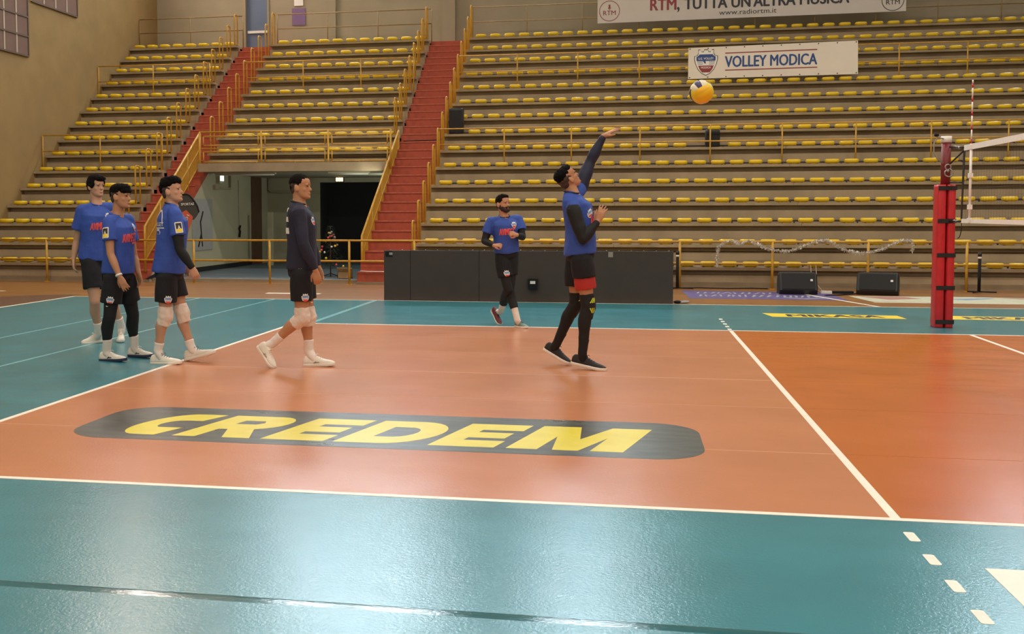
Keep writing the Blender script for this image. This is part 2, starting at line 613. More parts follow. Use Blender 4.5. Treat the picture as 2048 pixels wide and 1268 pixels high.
for k, (lx, pw) in enumerate(FLOODS):
    lt = thing('floodlight', (lx, YW0 + 0.25, 9.0), 'floodlight on the wall behind the photographer, %s from the left' % ORD[k + 1], 'floodlight')
    mb = MB()
    mb.box((lx - 0.6, YW0 + 0.14, 8.7), (lx + 0.6, YW0 + 0.24, 9.3))
    mb.build('housing', M['black'], lt)
    mb = MB()
    mb.box((lx - 0.05, YW0 + 0.002, 8.9), (lx + 0.05, YW0 + 0.14, 9.1))
    mb.build('bracket', M['steel'], lt)
    ld = bpy.data.lights.new('flood_light', 'AREA')
    ld.shape = 'RECTANGLE'
    ld.size, ld.size_y = 1.1, 0.5
    ld.energy = pw
    ld.color = FLOOD_COL
    lo = bpy.data.objects.new('flood_light', ld)
    lo.parent = lt
    lo.location = (0, 0.02, 0)
    lo.rotation_euler = (math.radians(78), 0, 0)
    COL.objects.link(lo)

# ---- rolled-out court surface
MT = 0.006
court = thing('floor_mat', (3.0, 4.5, 0), 'rolled-out teal and orange volleyball court surface', 'floor', kind='structure')


def strip(x0, y0, x1, y1, m_, name='mat_strip'):
    p = MB()
    p.box((x0, y0, 0), (x1, y1, MT))
    return p.build(name, M[m_], court)


XE = 21.0
for y0, y1 in ((-6.5, -4.85), (-4.85, -3.25), (-3.25, -1.65), (-1.65, 0)):
    strip(-11.6, y0 + 0.002, XE, y1 - 0.002, 'teal')
for y0, y1 in ((9.0, 11.0), (11.0, 13.05)):
    strip(-5.75, y0 + 0.002, XE, y1 - 0.002, 'teal')
for x0, x1 in ((-11.6, -9.1), (-9.1, -7.65), (-7.65, -6.0)):
    strip(x0 + 0.002, 0, x1 - 0.002, 13.05 if x1 < -6.1 else 9.0, 'teal')
strip(-7.65, 9.0, -5.752, 13.05, 'teal')
YS = (0, 1.53, 3.2, 4.65, 6.2, 7.65, 9.0)
for a, b in zip(YS[:-1], YS[1:]):
    strip(-6.0, a + 0.002, 0, b - 0.002, 'orange')
    strip(0.0, a + 0.002, 6.0, b - 0.002, 'deep')
    strip(6.0, a + 0.002, 12.0, b - 0.002, 'orange')
strip(12.0, 0.0, XE, 9.0, 'teal')


def flat(poly, m_, name, z=MT, th=0.0012, parent=None):
    p = MB()
    p.prism(poly, (0, 0, z), (1, 0, 0), (0, 1, 0), (0, 0, th))
    return p.build(name, M[m_], parent if parent is not None else court)


def rect(x0, y0, x1, y1):
    return [(x0, y0), (x1, y0), (x1, y1), (x0, y1)]


for a in YS[1:-1]:
    hw = 0.022 if a == 4.65 else 0.009
    flat(rect(-5.95, a - hw, 0, a + hw), 'tape_o', 'seam_tape', th=0.0006)
for xx, ya, yb in ((-9.1, 0, 13.05), (-7.65, 0, 13.05)):
    flat(rect(xx - 0.025, ya, xx + 0.025, yb), 'tape_t', 'seam_tape', th=0.0006)
flat(rect(-5.80, 9.02, -5.72, 13.05), 'tape_t', 'seam_tape', th=0.0006)
flat(rect(-5.7, 10.98, XE, 11.015), 'teal', 'seam_tape', th=0.0006)
for yy in (-1.65, -3.25):
    p = MB()      # a raised, slightly creased tape
    rows = []
    n = 220
    for i in range(n + 1):
        x = -11.5 + 16 * i / n
        rows.append([(x, yy + 0.032 * t_, MT + (0.0011 + 0.0006 * noise.noise((x * 2.5, t_ * 2, yy))) * (1 - t_ * t_)) for t_ in (-1, -.75, -.5, -.25, 0, .25, .5, .75, 1)])
    vs_ = [q for r in rows for q in r]
    fs = [(i * 9 + j, (i + 1) * 9 + j, (i + 1) * 9 + j + 1, i * 9 + j + 1) for i in range(n) for j in range(8)]
    p.add(vs_, fs, 0, True)
    p.build('seam_tape', M['tape'], court)
# white lines
LW = 0.05
flat(rect(-6.0, 0.0, 12.0, LW), 'line', 'sideline', th=0.0014)
flat(rect(-6.0, 9 - LW, 12.0, 9.0), 'line', 'sideline', th=0.0014)
flat(rect(-6.0, LW, -6.0 + LW, 9 - LW), 'line', 'end_line', th=0.0014)
flat(rect(12 - LW, LW, 12.0, 9 - LW), 'line', 'end_line', th=0.0014)
flat(rect(0, LW, LW, 9 - LW), 'line', 'attack_line', th=0.0013)
flat(rect(2.95, LW, 3.0, 9 - LW), 'line', 'centre_line', th=0.0013)
for k in range(5):
    y0 = -0.2 - 0.35 * k
    flat(rrect(0.0, y0 - 0.15, LW, y0, 0.012, 3), 'line', 'attack_line_dash', th=0.0013)
    y1 = 9.06 + 0.35 * k
    flat(rect(0.0, y1, LW, y1 + 0.15), 'line', 'attack_line_dash', th=0.0013)
flat([(0.22, -0.71), (0.23, -2.2), (1.8, -2.2), (1.8, -0.71)], 'line', 'white_floor_panel', th=0.0012)

# court-side prints
z1 = MT + 0.0006
logo = thing('floor_print', (-3.0, 1.78, MT), 'charcoal floor print with big yellow letters CREDEM', 'floor print')
p = MB()
p.prism(rrect(-5.28, 1.18, -0.82, 2.38, 0.34, 8), (0, 0, MT), (1, 0, 0), (0, 1, 0), (0, 0, 0.0008))
p.build('panel', M['logo_dark'], logo)
SH = 0.26          # slant of the letters
LH, LB = 0.78, 1.34


def letter(poly, x0, w, holes=(), name='letter'):
    def T(p):
        return (x0 + p[0] * w + SH * p[1] * LH, LB + p[1] * LH)
    q = MB()
    q.prism([T(a) for a in poly], (0, 0, MT + 0.0008), (1, 0, 0), (0, 1, 0), (0, 0, 0.0006), holes=[[T(a) for a in h] for h in holes])
    q.build(name, M['logo_yellow'], logo)


def arc(cx, cy, rx, ry_, a0, a1, n=12):
    return [(cx + rx * math.cos(math.radians(a0 + (a1 - a0) * k / n)), cy + ry_ * math.sin(math.radians(a0 + (a1 - a0) * k / n))) for k in range(n + 1)]


letter([(0.98, 1.0)] + [(0.62, 1.0)] + arc(0.5, 0.5, 0.5, 0.5, 100, 260, 14) + [(0.60, 0.0), (0.84, 0.0), (0.92, 0.34), (0.66, 0.34)] + arc(0.56, 0.5, 0.20, 0.17, 250, 110, 8) + [(0.64, 0.68), (0.88, 0.68)], -4.98, 0.43)
letter([(0, 0), (0.30, 0), (0.30, 0.36), (0.42, 0.36), (0.66, 0), (1.02, 0), (0.76, 0.38)] + arc(0.66, 0.69, 0.34, 0.31, -70, 90, 10) + [(0, 1.0)], -4.48, 0.56, holes=[[(0.32, 0.60), (0.60, 0.60), (0.66, 0.68), (0.60, 0.77), (0.32, 0.77)]])
EP = [(0, 0), (1, 0), (1, 0.27), (0.36, 0.27), (0.36, 0.38), (0.92, 0.38), (0.92, 0.62), (0.36, 0.62), (0.36, 0.73), (1, 0.73), (1, 1), (0, 1)]
letter(EP, -3.83, 0.45)
letter([(0, 0), (0.5, 0)] + arc(0.5, 0.5, 0.5, 0.5, -88, 88, 14) + [(0, 1)], -3.31, 0.60, holes=[[(0.30, 0.28), (0.50, 0.28)] + arc(0.50, 0.5, 0.20, 0.22, -80, 80, 8) + [(0.30, 0.72)]])
letter(EP, -2.65, 0.45)
letter([(0, 0), (0.27, 0), (0.27, 0.55), (0.40, 0.0), (0.62, 0.0), (0.72, 0.55), (0.72, 0), (1, 0), (1, 1), (0.64, 1), (0.50, 0.46), (0.35, 1), (0, 1)], -2.12, 0.77)

# yellow MIKASA bars beside the court


def mikasa(x0, x1, label):
    t = thing('floor_print', ((x0 + x1) / 2, 11.3, MT), label, 'floor print')
    q = MB()
    q.prism([(x0, 11.62), (x0 + 0.09, 11.04), (x1, 11.0), (x1 - 0.02, 11.5)], (0, 0, MT + 0.0006), (1, 0, 0), (0, 1, 0), (0, 0, 0.0006))
    q.build('panel', M['yellow_p'], t)
    q = MB()
    lay_text(q, 'MIKASA', (x0 + 0.34, 11.13, MT + 0.0022), (1, 0, 0), (0, 1, 0), x1 - x0 - 0.62, 0.34, 0.05)
    q.build('lettering', M['ink'], t)


mikasa(0.73, 2.70, 'yellow MIKASA bar on teal floor left of the red net post')
mikasa(3.24, 5.2, 'yellow MIKASA bar on teal floor right of the net post')

# stickers and marks on the parquet
t = thing('floor_sticker', (1.2, 15.4, 0), 'purple sticker with pale lettering on the parquet before the stands', 'floor sticker')
q = MB()
q.prism([(-0.25, 16.55), (-0.20, 14.5), (2.55, 14.4), (2.5, 16.3)], (0, 0, 0), (1, 0, 0), (0, 1, 0), (0, 0, 0.002))
q.build('panel', M['purple'], t)
q = MB()
rs_ = random.Random(11)
for yy, hh in ((15.75, 0.42), (15.0, 0.5)):
    xx = 0.0
    while xx < 2.1:
        w_ = rs_.uniform(0.05, 0.12)
        s_ = rs_.uniform(-0.05, 0.05)
        q.prism([(xx, yy), (xx + 0.035, yy), (xx + w_ + s_, yy + hh * rs_.uniform(.6, 1)), (xx + w_ + s_ - 0.035, yy + hh)], (0, 0, 0.002), (1, 0, 0), (0, 1, 0), (0, 0, 0.0008))
        xx += w_ + rs_.uniform(0.02, 0.07)
q.prism([(1.5, 14.9), (1.85, 14.6), (2.35, 14.95), (2.3, 15.02), (1.85, 14.72), (1.56, 14.97)], (0, 0, 0.002), (1, 0, 0), (0, 1, 0), (0, 0, 0.0008))
tag(q.build('worn_print', M['poster'], t), kind='stuff')
t = thing('floor_sticker', (4.3, 15.0, 0), 'pale sticker with pink and blue patches on the parquet', 'floor sticker')
q = MB()
q.prism([(2.75, 15.5), (2.9, 14.2), (5.3, 14.1), (6.2, 15.4), (4.8, 15.6)], (0, 0, 0), (1, 0, 0), (0, 1, 0), (0, 0, 0.002))
q.build('panel', M['palegreen'], t)
q = MB()
q.prism([(2.9, 15.35), (3.3, 14.7), (3.9, 15.0), (3.7, 15.4)], (0, 0, 0.002), (1, 0, 0), (0, 1, 0), (0, 0, 0.0008))
q.build('patch', M['pink'], t)
q = MB()
q.prism([(5.2, 15.4), (5.9, 15.0), (6.0, 15.35)], (0, 0, 0.002), (1, 0, 0), (0, 1, 0), (0, 0, 0.0008))
q.build('patch', M['pink'], t)
q = MB()
q.prism([(4.3, 15.0), (4.6, 14.8), (5.2, 15.2), (5.1, 15.3)], (0, 0, 0.002), (1, 0, 0), (0, 1, 0), (0, 0, 0.0008))
q.build('patch', M['lightblue'], t)
p = MB()
p.prism([(1.86, 16.2), (2.74, 13.1), (2.82, 13.1), (1.94, 16.2)], (0, 0, 0.0028), (1, 0, 0), (0, 1, 0), (0, 0, 0.0012))
p.build('painted_line', M['line'], floor)
p = MB()
p.prism(rect(-11.6, 13.06, XE, 13.12), (0, 0, 0), (1, 0, 0), (0, 1, 0), (0, 0, 0.004))
p.build('mat_edge_tape', M['line'], floor)
p = MB()
p.prism([(-11.66, 13.1), (-11.72, 3), (-11.6, 3), (-11.6, 13.1)], (0, 0, 0), (1, 0, 0), (0, 1, 0), (0, 0, 0.006))
p.build('mat_edge_tape', M['line'], floor)
p = MB()
p.prism([(-11.75, 13.6), (-12.4, 13.4), (-13.2, 12.6), (-13.6, 11.3), (-13.7, 9.0), (-11.75, 9.0)], (0, 0, 0), (1, 0, 0), (0, 1, 0), (0, 0, 0.001))
p.build('painted_area', M['brown'], floor)
for x0, y0, x1, y1 in ((-8.3, 14.4, -7.2, 14.6), (-14.9, 14.2, -13.8, 14.3), (2.9, 14.05, 9.0, 14.12)):
    p = MB()
    p.prism(rect(x0, y0, x1, y1), (0, 0, 0), (1, 0, 0), (0, 1, 0), (0, 0, 0.0012))
    p.build('painted_line', M['line'], floor)

# ---- grandstand
XR0, XR1 = -6.0, 21.5          # right block
XM0, XM1 = -12.15, -7.2        # block over the tunnel
XL0, XL1 = -16.75, -13.2       # left block


def block(name, label, xcuts, first, last=15):
    g = thing(name, ((xcuts[0] + xcuts[-1]) / 2, ry(first), 0), label, 'grandstand', kind='structure')
    for i in range(first, last + 1):
        y0 = ry(i)
        y1 = ry(i + 1) + 0.26 if i < last else YW1
        zt = rz(i)
        for a, b in zip(xcuts[:-1], xcuts[1:]):
            p = MB()
            p.box((a + 0.003, y0, zt - SLAB), (b - 0.003, y1, zt))
            p.build('tread', M['concrete'], g)
        zb = rz(i - 1) if i > 1 else 0.0
        if i > first or first == 1:
            p = MB()
            p.box((xcuts[0], y0 + 0.055, zb), (xcuts[-1], y0 + 0.16, zt - SLAB - 0.11))
            p.build('riser', M['concrete_d'], g)
            p = MB()
            p.box((xcuts[0], y0 + 0.03, zb), (xcuts[-1], y0 + 0.055, zb + 0.13))
            p.build('riser_plinth', M['concrete'], g)
            p = MB()
            p.box((xcuts[0], y0 + 0.19, zb), (xcuts[-1], y0 + 0.30, zt - SLAB))
            p.build('recess_back', M['concrete_d'], g)
    return g


block('grandstand', 'big right block of stepped concrete stand with fifteen rows', [XR0, -1.62, 2.35, 6.5, XR1], 1)
mid = block('grandstand', 'middle block of stepped concrete stand above the tunnel mouth', [XM0, XM1], 6)
block('grandstand', 'left block of stepped concrete stand against the ochre wall', [XL0, XL1], 1)
p = MB()
p.box((XM0, ry(6) - 0.02, 2.63), (XM1, ry(6) + 0.16, 2.84))
p.build('fascia_beam', M['concrete'], mid)
p = MB()
p.box((XM0, ry(6) + 0.16, 2.64), (XM1, YW1, 2.70))
p.build('soffit', M['wall_t'], mid)


def stairs(label, x0, x1):
    s = thing('staircase', ((x0 + x1) / 2, ry(1) - 0.6, 0), label, 'stairs', kind='structure')
    p = MB()
    h = RISE / 2
    y, z = 17.40, 0.27
    n = 29
    p.box((x0 + 0.004, 0, -h), (x1 - 0.004, RUN / 2 + 0.06, 0))
    p.box((x0 + 0.004, -0.018, -0.03), (x1 - 0.004, 0.03, 0.001), 1)
    p.v = [(q[0], q[1] + y, q[2] + z) for q in p.v]
    o0 = p.build('step', [M['red'], M['red_lit_edge']], s)
    base = o0.location.copy()
    for k in range(1, n):
        copy_part(o0, s, base + Vector((0, RUN / 2 * k, h * k)))
    ye = y + RUN / 2 * n
    q = MB()      # sloping concrete body under the steps
    q.prism([(y + 0.06, 0), (YW1, 0), (YW1, rz(15) - 0.25), (ye + 0.02, rz(15) - 0.25), (y + 0.06, 0.045)], (x0 + 0.002, 0, 0), (0, 1, 0), (0, 0, 1), (x1 - x0 - 0.004, 0, 0))
    q.build('stair_body', M['wall_t'], s)
    q = MB()
    q.box((x0, ye, rz(15) - 0.25), (x1, YW1, rz(15)))
    q.build('landing', M['red'], s)
    q = MB()
    q.box((x0, 17.28, 0), (x1, 17.42, 0.05))
    q.build('kerb', M['concrete'], s)
    return s


stairs('narrow red painted stairs between left and middle blocks', XL1, XM0)
stairs('red painted stairs between the middle and right blocks', XM1, XR0)

# ---- tunnel under the middle block
tun = thing('tunnel', (-9.7, 17.6, 0), 'tunnel under the stand with pale green-grey walls', 'tunnel', kind='structure')
p = MB()
p.box((XM0, 17.72, 0), (XM1, 27.0, 0.07))
p.build('tunnel_floor', M['blue_floor'], tun)
p = MB()
p.box((XM0, 17.62, 0), (XM1, 17.72, 0.075))
p.build('threshold', M['concrete'], tun)
p = MB()
p.prism([(17.2, 0.07), (24.4, 0.07), (24.4, 0.19), (17.9, 0.19)], (XM0, 0, 0), (0, 1, 0), (0, 0, 1), (0.02, 0, 0))
p.build('skirting', M['matblack'], tun)
p = MB()
p.box((XM0, 24.4, 0.07), (XM0 + 0.03, 25.25, 2.64))
p.build('side_door', M['brown'], tun)
p = MB()
p.box((XM0, 25.9, 0.07), (-10.5, 26.1, 2.64))
p.build('end_wall', M['wall_t'], tun)
p = MB()
p.box((-10.5, 25.9, 2.50), (XM1, 26.1, 2.64))
p.build('lintel', M['wall_t'], tun)
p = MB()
p.box((-10.5, 26.6, 0.07), (XM1, 26.7, 2.64))  # near-black panels, the darkness beyond the doorway put into their colour
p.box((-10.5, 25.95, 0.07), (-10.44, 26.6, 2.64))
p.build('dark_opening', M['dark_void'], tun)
p = MB()
p.box((-11.52, 24.0, 0.07), (-11.38, 24.12, 1.6))
p.build('short_post', M['wall_t'], tun)

# unseen lamps added on the tunnel's hidden right-hand wall to brighten the opposite one
for k, yy in enumerate((20.2, 23.4)):
    t = thing('added_tunnel_lamp', (XM1 - 0.06, yy, 2.15), 'added lamp on the hidden right wall of the tunnel, %s' % ('nearer the mouth' if k == 0 else 'deeper inside'), 'lamp')
    p = MB()
    p.box((XM1 - 0.07, yy - 0.3, 2.05), (XM1 - 0.002, yy + 0.3, 2.2))
    p.build('housing', M['white'], t)
    ld = bpy.data.lights.new('added_tunnel_light', 'AREA')
    ld.shape = 'RECTANGLE'
    ld.size, ld.size_y = 0.5, 0.12
    ld.energy = TUNNEL_W
    ld.color = (0.93, 1.0, 0.84)
    lo = bpy.data.objects.new('added_tunnel_light', ld)
    lo.parent = t
    lo.location = (-0.03, 0, 0)
    lo.rotation_euler = (0, math.radians(90), 0)
    COL.objects.link(lo)
# ================================================================== seats
def seat_mesh():
    p = MB()
    prof = [(0.74, 0.0), (0.92, 0.018), (1.0, 0.05), (0.97, 0.080), (0.87, 0.100), (0.72, 0.092), (0.50, 0.074)]
    rg = []
    for s, z in prof:
        rg.append([(x, y, z) for x, y in superell(0, 0, 0.160 * s, 0.15 * s, 2.8, 18)])
    p.rings(rg)
    p.box((-0.06, -0.10, -0.012), (0.06, 0.10, 0.01))
    return p


SP = 0.4265
blocks = []
nR = int((XR1 - XR0 - 0.5) / SP)
seats = []
for i in range(1, 16):
    for k in range(nR):
        x = XR0 + 0.36 + SP * k
        if x > 11.5:
            break
        seats.append(('R', i, k + 1, x))
    if i >= 7:
        for k in range(11):
            seats.append(('M', i, k + 1, XM0 + 0.36 + SP * k + 0.05))
    for k in range(8):
        seats.append(('L', i, k + 1, XL0 + 0.27 + SP * k))
sy = 0.20
items = []
for s in seats:
    b, i, k, x = s
    if b == 'R' and ((i == 8 and k == 1) or (i == 7 and 0.25 < x < 1.1)):
        continue          # a loudspeaker stands here
    pos = Vector((x, ry(i) + sy, rz(i) + 0.012))
    u, v = proj(pos)
    items.append(((pos - CAM).length, -20 < u < 2068 and -10 < v < 1268, s, pos))
items.sort(key=lambda a: a[0])
near = [a for a in items if a[1]][:300]
nearset = set(id(a) for a in near)
sm = seat_mesh()
seat_me = sm.mesh('stadium_seat', M['seat'])
where = {'R': ('from the wide stairs', 'right block'), 'M': ('from the narrow stairs', 'middle block'), 'L': ('from the ochre wall', 'left block')}
for d, vis, (b, i, k, x), pos in near:
    o = bpy.data.objects.new('stadium_seat', seat_me)
    COL.objects.link(o)
    o.location = pos
    o.rotation_euler.z = random.uniform(-0.02, 0.02)
    tag(o, 'yellow seat, %s row up of the %s, %s %s' % (ORD[i], where[b][1], ORD[k], where[b][0]), 'seat', 'yellow stadium seats of the lower rows')
rest = MB()
for a in items:
    if id(a) in nearset:
        continue
    p = a[3]
    rest.add([(q[0] + p.x, q[1] + p.y, q[2] + p.z) for q in sm.v], sm.f, 0, True)
tag(rest.build('distant_seats', M['seat']), 'rows of yellow plastic seats higher up in the stands', 'seats', kind='stuff')
for b, x0, x1, f in (('right block', XR0 + 0.2, 11.6, 1), ('middle block', XM0 + 0.2, XM1 - 0.15, 7), ('left block', XL0 + 0.12, XL1 - 0.12, 1)):
    for i in range(f, 16):
        p = MB()
        p.box((x0, ry(i) + sy + 0.157, rz(i) + 0.03), (x1, ry(i) + sy + 0.181, rz(i) + 0.07))
        n = int((x1 - x0) / 1.28)
        for j in range(n + 1):
            xx = x0 + 0.2 + j * (x1 - x0 - 0.4) / max(n, 1)
            p.box((xx - 0.015, ry(i) + sy + 0.157, rz(i)), (xx + 0.015, ry(i) + sy + 0.181, rz(i) + 0.03))
        tag(p.build('seat_bar', M['dark_metal']), 'dark bar carrying the seats of the %s row up, %s' % (ORD[i], b), 'seat bar', 'seat bars of the stands')

# ================================================================== yellow rails
TR = 0.017


def rail_between(name, label, x0, x1, y, zb, posts, bars, m_='yel', bends=(True, True), base=True):
    t = thing(name, ((x0 + x1) / 2, y, zb), label, 'railing', 'yellow guard rails of the stands')
    for k, h in enumerate(bars):
        p = MB()
        p.tube([(x0, y, zb + h), (x1, y, zb + h)], TR, 8)
        p.build('top_rail' if k == 0 else 'middle_rail', M[m_], t)
    for xp in posts:
        p = MB()
        p.tube([(xp, y, zb), (xp, y, zb + bars[0])], TR, 8)
        if base:
            p.box((xp - 0.07, y - 0.05, zb), (xp + 0.07, y + 0.05, zb + 0.015))
        p.build('post', M[m_], t)
    return t


xs = [XR0 + 0.03] + [-4.33 + 1.642 * k for k in range(11)]
rail_between('guard_rail', 'yellow guard rail on the sixth row of the right block', XR0 + 0.03, 12.0, ry(6) + 0.46, rz(6), xs, (0.97, 0.58))
rail_between('guard_rail', 'yellow guard rail on the eleventh row behind the white club banner', XR0 + 0.03, 12.0, ry(11) + 0.46, rz(11), xs, (0.97, 0.52))
rail_between('guard_rail', 'drab guard rail at the very top of the right block', XR0 + 0.03, 12.0, 26.9, rz(15), xs, (1.02, 0.58), 'yel_b')
rail_between('guard_rail', 'yellow guard rail on the sixth row of the left block', XL0 + 0.03, XL1 - 0.12, ry(6) + 0.46, rz(6), [XL0 + 0.03, -15.07, XL1 - 0.12], (0.97, 0.55))
rail_between('guard_rail', 'yellow guard rail on the eleventh row of the left block', XL0 + 0.03, XL1 - 0.05, ry(11) + 0.46, rz(11), [XL0 + 0.03, -15.0, XL1 - 0.05], (0.97, 0.52))
rail_between('guard_rail', 'drab guard rail at the very top of the left block', XL0 + 0.03, XL1 - 0.05, 26.9, rz(15), [XL0 + 0.03, -15.0, XL1 - 0.05], (1.02, 0.58), 'yel_b')
rail_between('guard_rail', 'yellow guard rail on the eleventh row of the middle block', XM0 + 0.03, XM1 - 0.03, ry(11) + 0.46, rz(11), [XM0 + 0.03, -10.44, -8.75, XM1 - 0.03], (0.97, 0.52))
rail_between('guard_rail', 'drab guard rail at the very top of the middle block', XM0 + 0.03, XM1 - 0.03, 26.9, rz(15), [XM0 + 0.03, -10.5, -8.9, XM1 - 0.03], (1.02, 0.58), 'yel_b')
# rail along the foot of the stands
FX = [-16.3, -14.5, -12.72, -10.9, -9.12, -7.3, -5.85, -3.97, -2.1, -0.26, 1.58, 3.42, 5.26, 7.1, 8.95, 10.8]
fr = thing('front_rail', (-3, 17.12, 0), 'long yellow two-bar rail along the foot of the stands', 'railing')
for z in (0.97, 0.52):
    p = MB()
    p.tube([(-16.7, 17.12, z), (11.5, 17.12, z)], 0.022, 8)
    p.build('top_rail' if z > 0.9 else 'middle_rail', M['yel'], fr)
for x in FX:
    p = MB()
    p.tube([(x, 17.12, 0), (x, 17.12, 0.97)], 0.026, 8)
    p.box((x - 0.05, 17.07, 0), (x + 0.05, 17.17, 0.012))
    p.build('post', M['yel'], fr)

# balustrade over the tunnel: three bays of two frames
bal = thing('balustrade', (-9.6, ry(6) + 0.04, rz(6)), 'yellow framed balustrade above the tunnel mouth', 'railing')
yb = ry(6) + 0.05
XB = [XM0 + 0.05, -10.45, -8.70, XM1 + 0.1]
p = MB()
p.tube([(XB[0], yb, 3.64), (XB[3], yb, 3.64)], 0.024, 8)
p.build('top_rail', M['yel'], bal)
p = MB()
p.tube([(XB[0], yb, 3.22), (XB[3], yb, 3.22)], 0.016, 8)
p.build('middle_rail', M['yel'], bal)
for x in XB:
    p = MB()
    p.tube([(x, yb - 0.03, 2.66), (x, yb - 0.03, 3.64)], 0.026, 8)
    p.build('post', M['yel'], bal)
for a, b in zip(XB[:-1], XB[1:]):
    for z0, z1 in ((3.30, 3.53), (2.88, 3.14)):
        q = [(a + 0.09, yb, z0), (b - 0.09, yb, z0), (b - 0.09, yb, z1), (a + 0.09, yb, z1)]
        p = MB()
        for k in range(4):
            p.tube([q[k], q[(k + 1) % 4]], 0.016, 6)
        for s in (0.5, 0.92):
            xx = a + (b - a) * s
            p.tube([(xx, yb, z0 - 0.06), (xx, yb, z0)], 0.014, 6)
        p.build('frame', M['yel'], bal)


def stair_rail(label, x, ya, za, yb_, zb_, za0):
    t = thing('stair_rail', (x, ya, za0), label, 'railing')
    p = MB()
    p.tube([(x, ya, za0), (x, ya, za), (x, yb_, zb_)], 0.027, 8)
    p.build('hand_rail', M['yel'], t)
    sl = (zb_ - za) / (yb_ - ya)
    for dz in (0.40, 0.78):
        p = MB()
        p.tube([(x, ya, za - dz), (x, yb_, zb_ - dz)], 0.016, 8)
        p.build('slanting_bar', M['yel'], t)
    n = 4
    for k in range(1, n + 1):
        y = ya + (yb_ - ya) * k / n
        p = MB()
        p.tube([(x, y, za + sl * (y - ya) - 0.92), (x, y, za + sl * (y - ya))], 0.02, 8)
        p.build('post', M['yel'], t)
    p = MB()
    y = ya + 0.05
    while y < yb_ - 0.03:
        z = za + sl * (y - ya)
        p.box((x - 0.003, y - 0.005, z - 0.78), (x + 0.003, y + 0.005, z))
        y += 0.032
    tag(p.build('wire_infill', M['yel'], t), kind='stuff')


stair_rail('sloping yellow stair rail left of the tunnel mouth', XM0 - 0.03, 17.35, 1.27, 20.7, 3.66, 0.24)
stair_rail('sloping yellow stair rail right of the tunnel mouth', XM1 + 0.03, 17.75, 1.06, 21.75, 3.70, 0.24)

# hoops at the ends of the rows
hp = MB()
hp.tube([(0, -0.13, 0), (0, -0.13, 0.88), (0, -0.115, 0.93), (0, -0.07, 0.96), (0, 0.07, 0.96), (0, 0.115, 0.93), (0, 0.13, 0.88), (0, 0.13, 0)], 0.021, 8)
hp.box((-0.04, -0.17, 0), (0.04, 0.17, 0.012))
hoop_me = hp.mesh('handrail_hoop', M['yel'])


def hoop(x, i, label):
    o = bpy.data.objects.new('handrail_hoop', hoop_me)
    COL.objects.link(o)
    o.location = (x, ry(i) + 0.18, rz(i))
    tag(o, label, 'handrail', 'yellow handrail hoops at the row ends')


for i in range(1, 16):
    hoop(XR0 + 0.07, i, 'yellow handrail hoop ending the %s row of the right block' % ORD[i])
for i in range(8, 16):
    hoop(XM1 - 0.08, i, 'yellow handrail hoop ending the %s row, wide-stair side of the middle block' % ORD[i])
for i in range(7, 16):
    hoop(XM0 + 0.08, i, 'yellow handrail hoop ending the %s row, narrow-stair side of the middle block' % ORD[i])
for i in range(2, 16):
    hoop(XL1 - 0.08, i, 'yellow handrail hoop ending the %s row of the left block' % ORD[i])

# ================================================================== banners
EX, EZ = Vector((1, 0, 0)), Vector((0, 0, 1))


def crest(mb, o, ex, ey, s, n=Vector((0, 0, 0)), lettering=True, mats=(0, 1, 2, 3)):
    """castle-topped shield, height s, centred at o; material slots white, navy, red, ink"""
    def S(k):      # outline scaled about its middle
        right = [(0.0, -0.5), (0.16, -0.42), (0.30, -0.27), (0.40, -0.05), (0.44, 0.12), (0.44, 0.25), (0.34, 0.27), (0.29, 0.36), (0.29, 0.5), (0.12 + 0.10, 0.5), (0.10 + 0.08, 0.42), (0.09, 0.42), (0.07, 0.5)]
        left = [(-x, y) for x, y in reversed(right[1:])]
        return [(x * k, y * k) for x, y in right + left]

    def low(k, y0, y1):
        pts = []
        for j in range(9):
            y = y0 + (y1 - y0) * j / 8
            pts.append((wid(y) * k, y))
        return pts + [(-x, y) for x, y in reversed(pts)]

    def wid(y):
        tab = [(-0.5, 0.0), (-0.42, 0.16), (-0.27, 0.30), (-0.05, 0.40), (0.12, 0.44), (0.25, 0.44), (0.27, 0.34), (0.36, 0.29), (0.5, 0.29)]
        for (a, wa), (b, wb) in zip(tab[:-1], tab[1:]):
            if a <= y <= b:
                return wa + (wb - wa) * (y - a) / (b - a)
        return 0.2
    o = Vector(o)
    ex, ey = Vector(ex) * s, Vector(ey) * s
    th = n * 0.0004
    mb.prism(S(1.06), o, ex, ey, th, mats[3])
    mb.prism(S(1.0), o + n * 0.0008, ex, ey, th, mats[0])
    mb.prism(low(0.86, 0.06, 0.33), o + n * 0.0016, ex, ey, th, mats[1])
    mb.prism(low(0.84, -0.40, -0.12), o + n * 0.0016, ex, ey, th, mats[2])
    for y in (-0.08, -0.03, 0.02):
        for sg in (-1, 1):
            mb.prism([(sg * 0.12, y), (sg * wid(y) * 0.84, y), (sg * wid(y) * 0.84, y + 0.018), (sg * 0.12, y + 0.018)][::sg], o + n * 0.0016, ex, ey, th, mats[1])
    mb.prism([(-0.12, 0.06), (-0.02, 0.06), (0.0, -0.04), (-0.05, -0.04)], o + n * 0.0016, ex, ey, th, mats[1])
    if lettering:
        lay_text(mb, 'U.S. VOLLEY', o + ex * -0.30 + ey * 0.12 + n * 0.0026, ex, ey, 0.60, 0.085, 0.01, mats[0])
        lay_text(mb, 'MODICA', o + ex * -0.19 + ey * -0.24 + n * 0.0026, ex, ey, 0.38, 0.08, 0.01, mats[0])


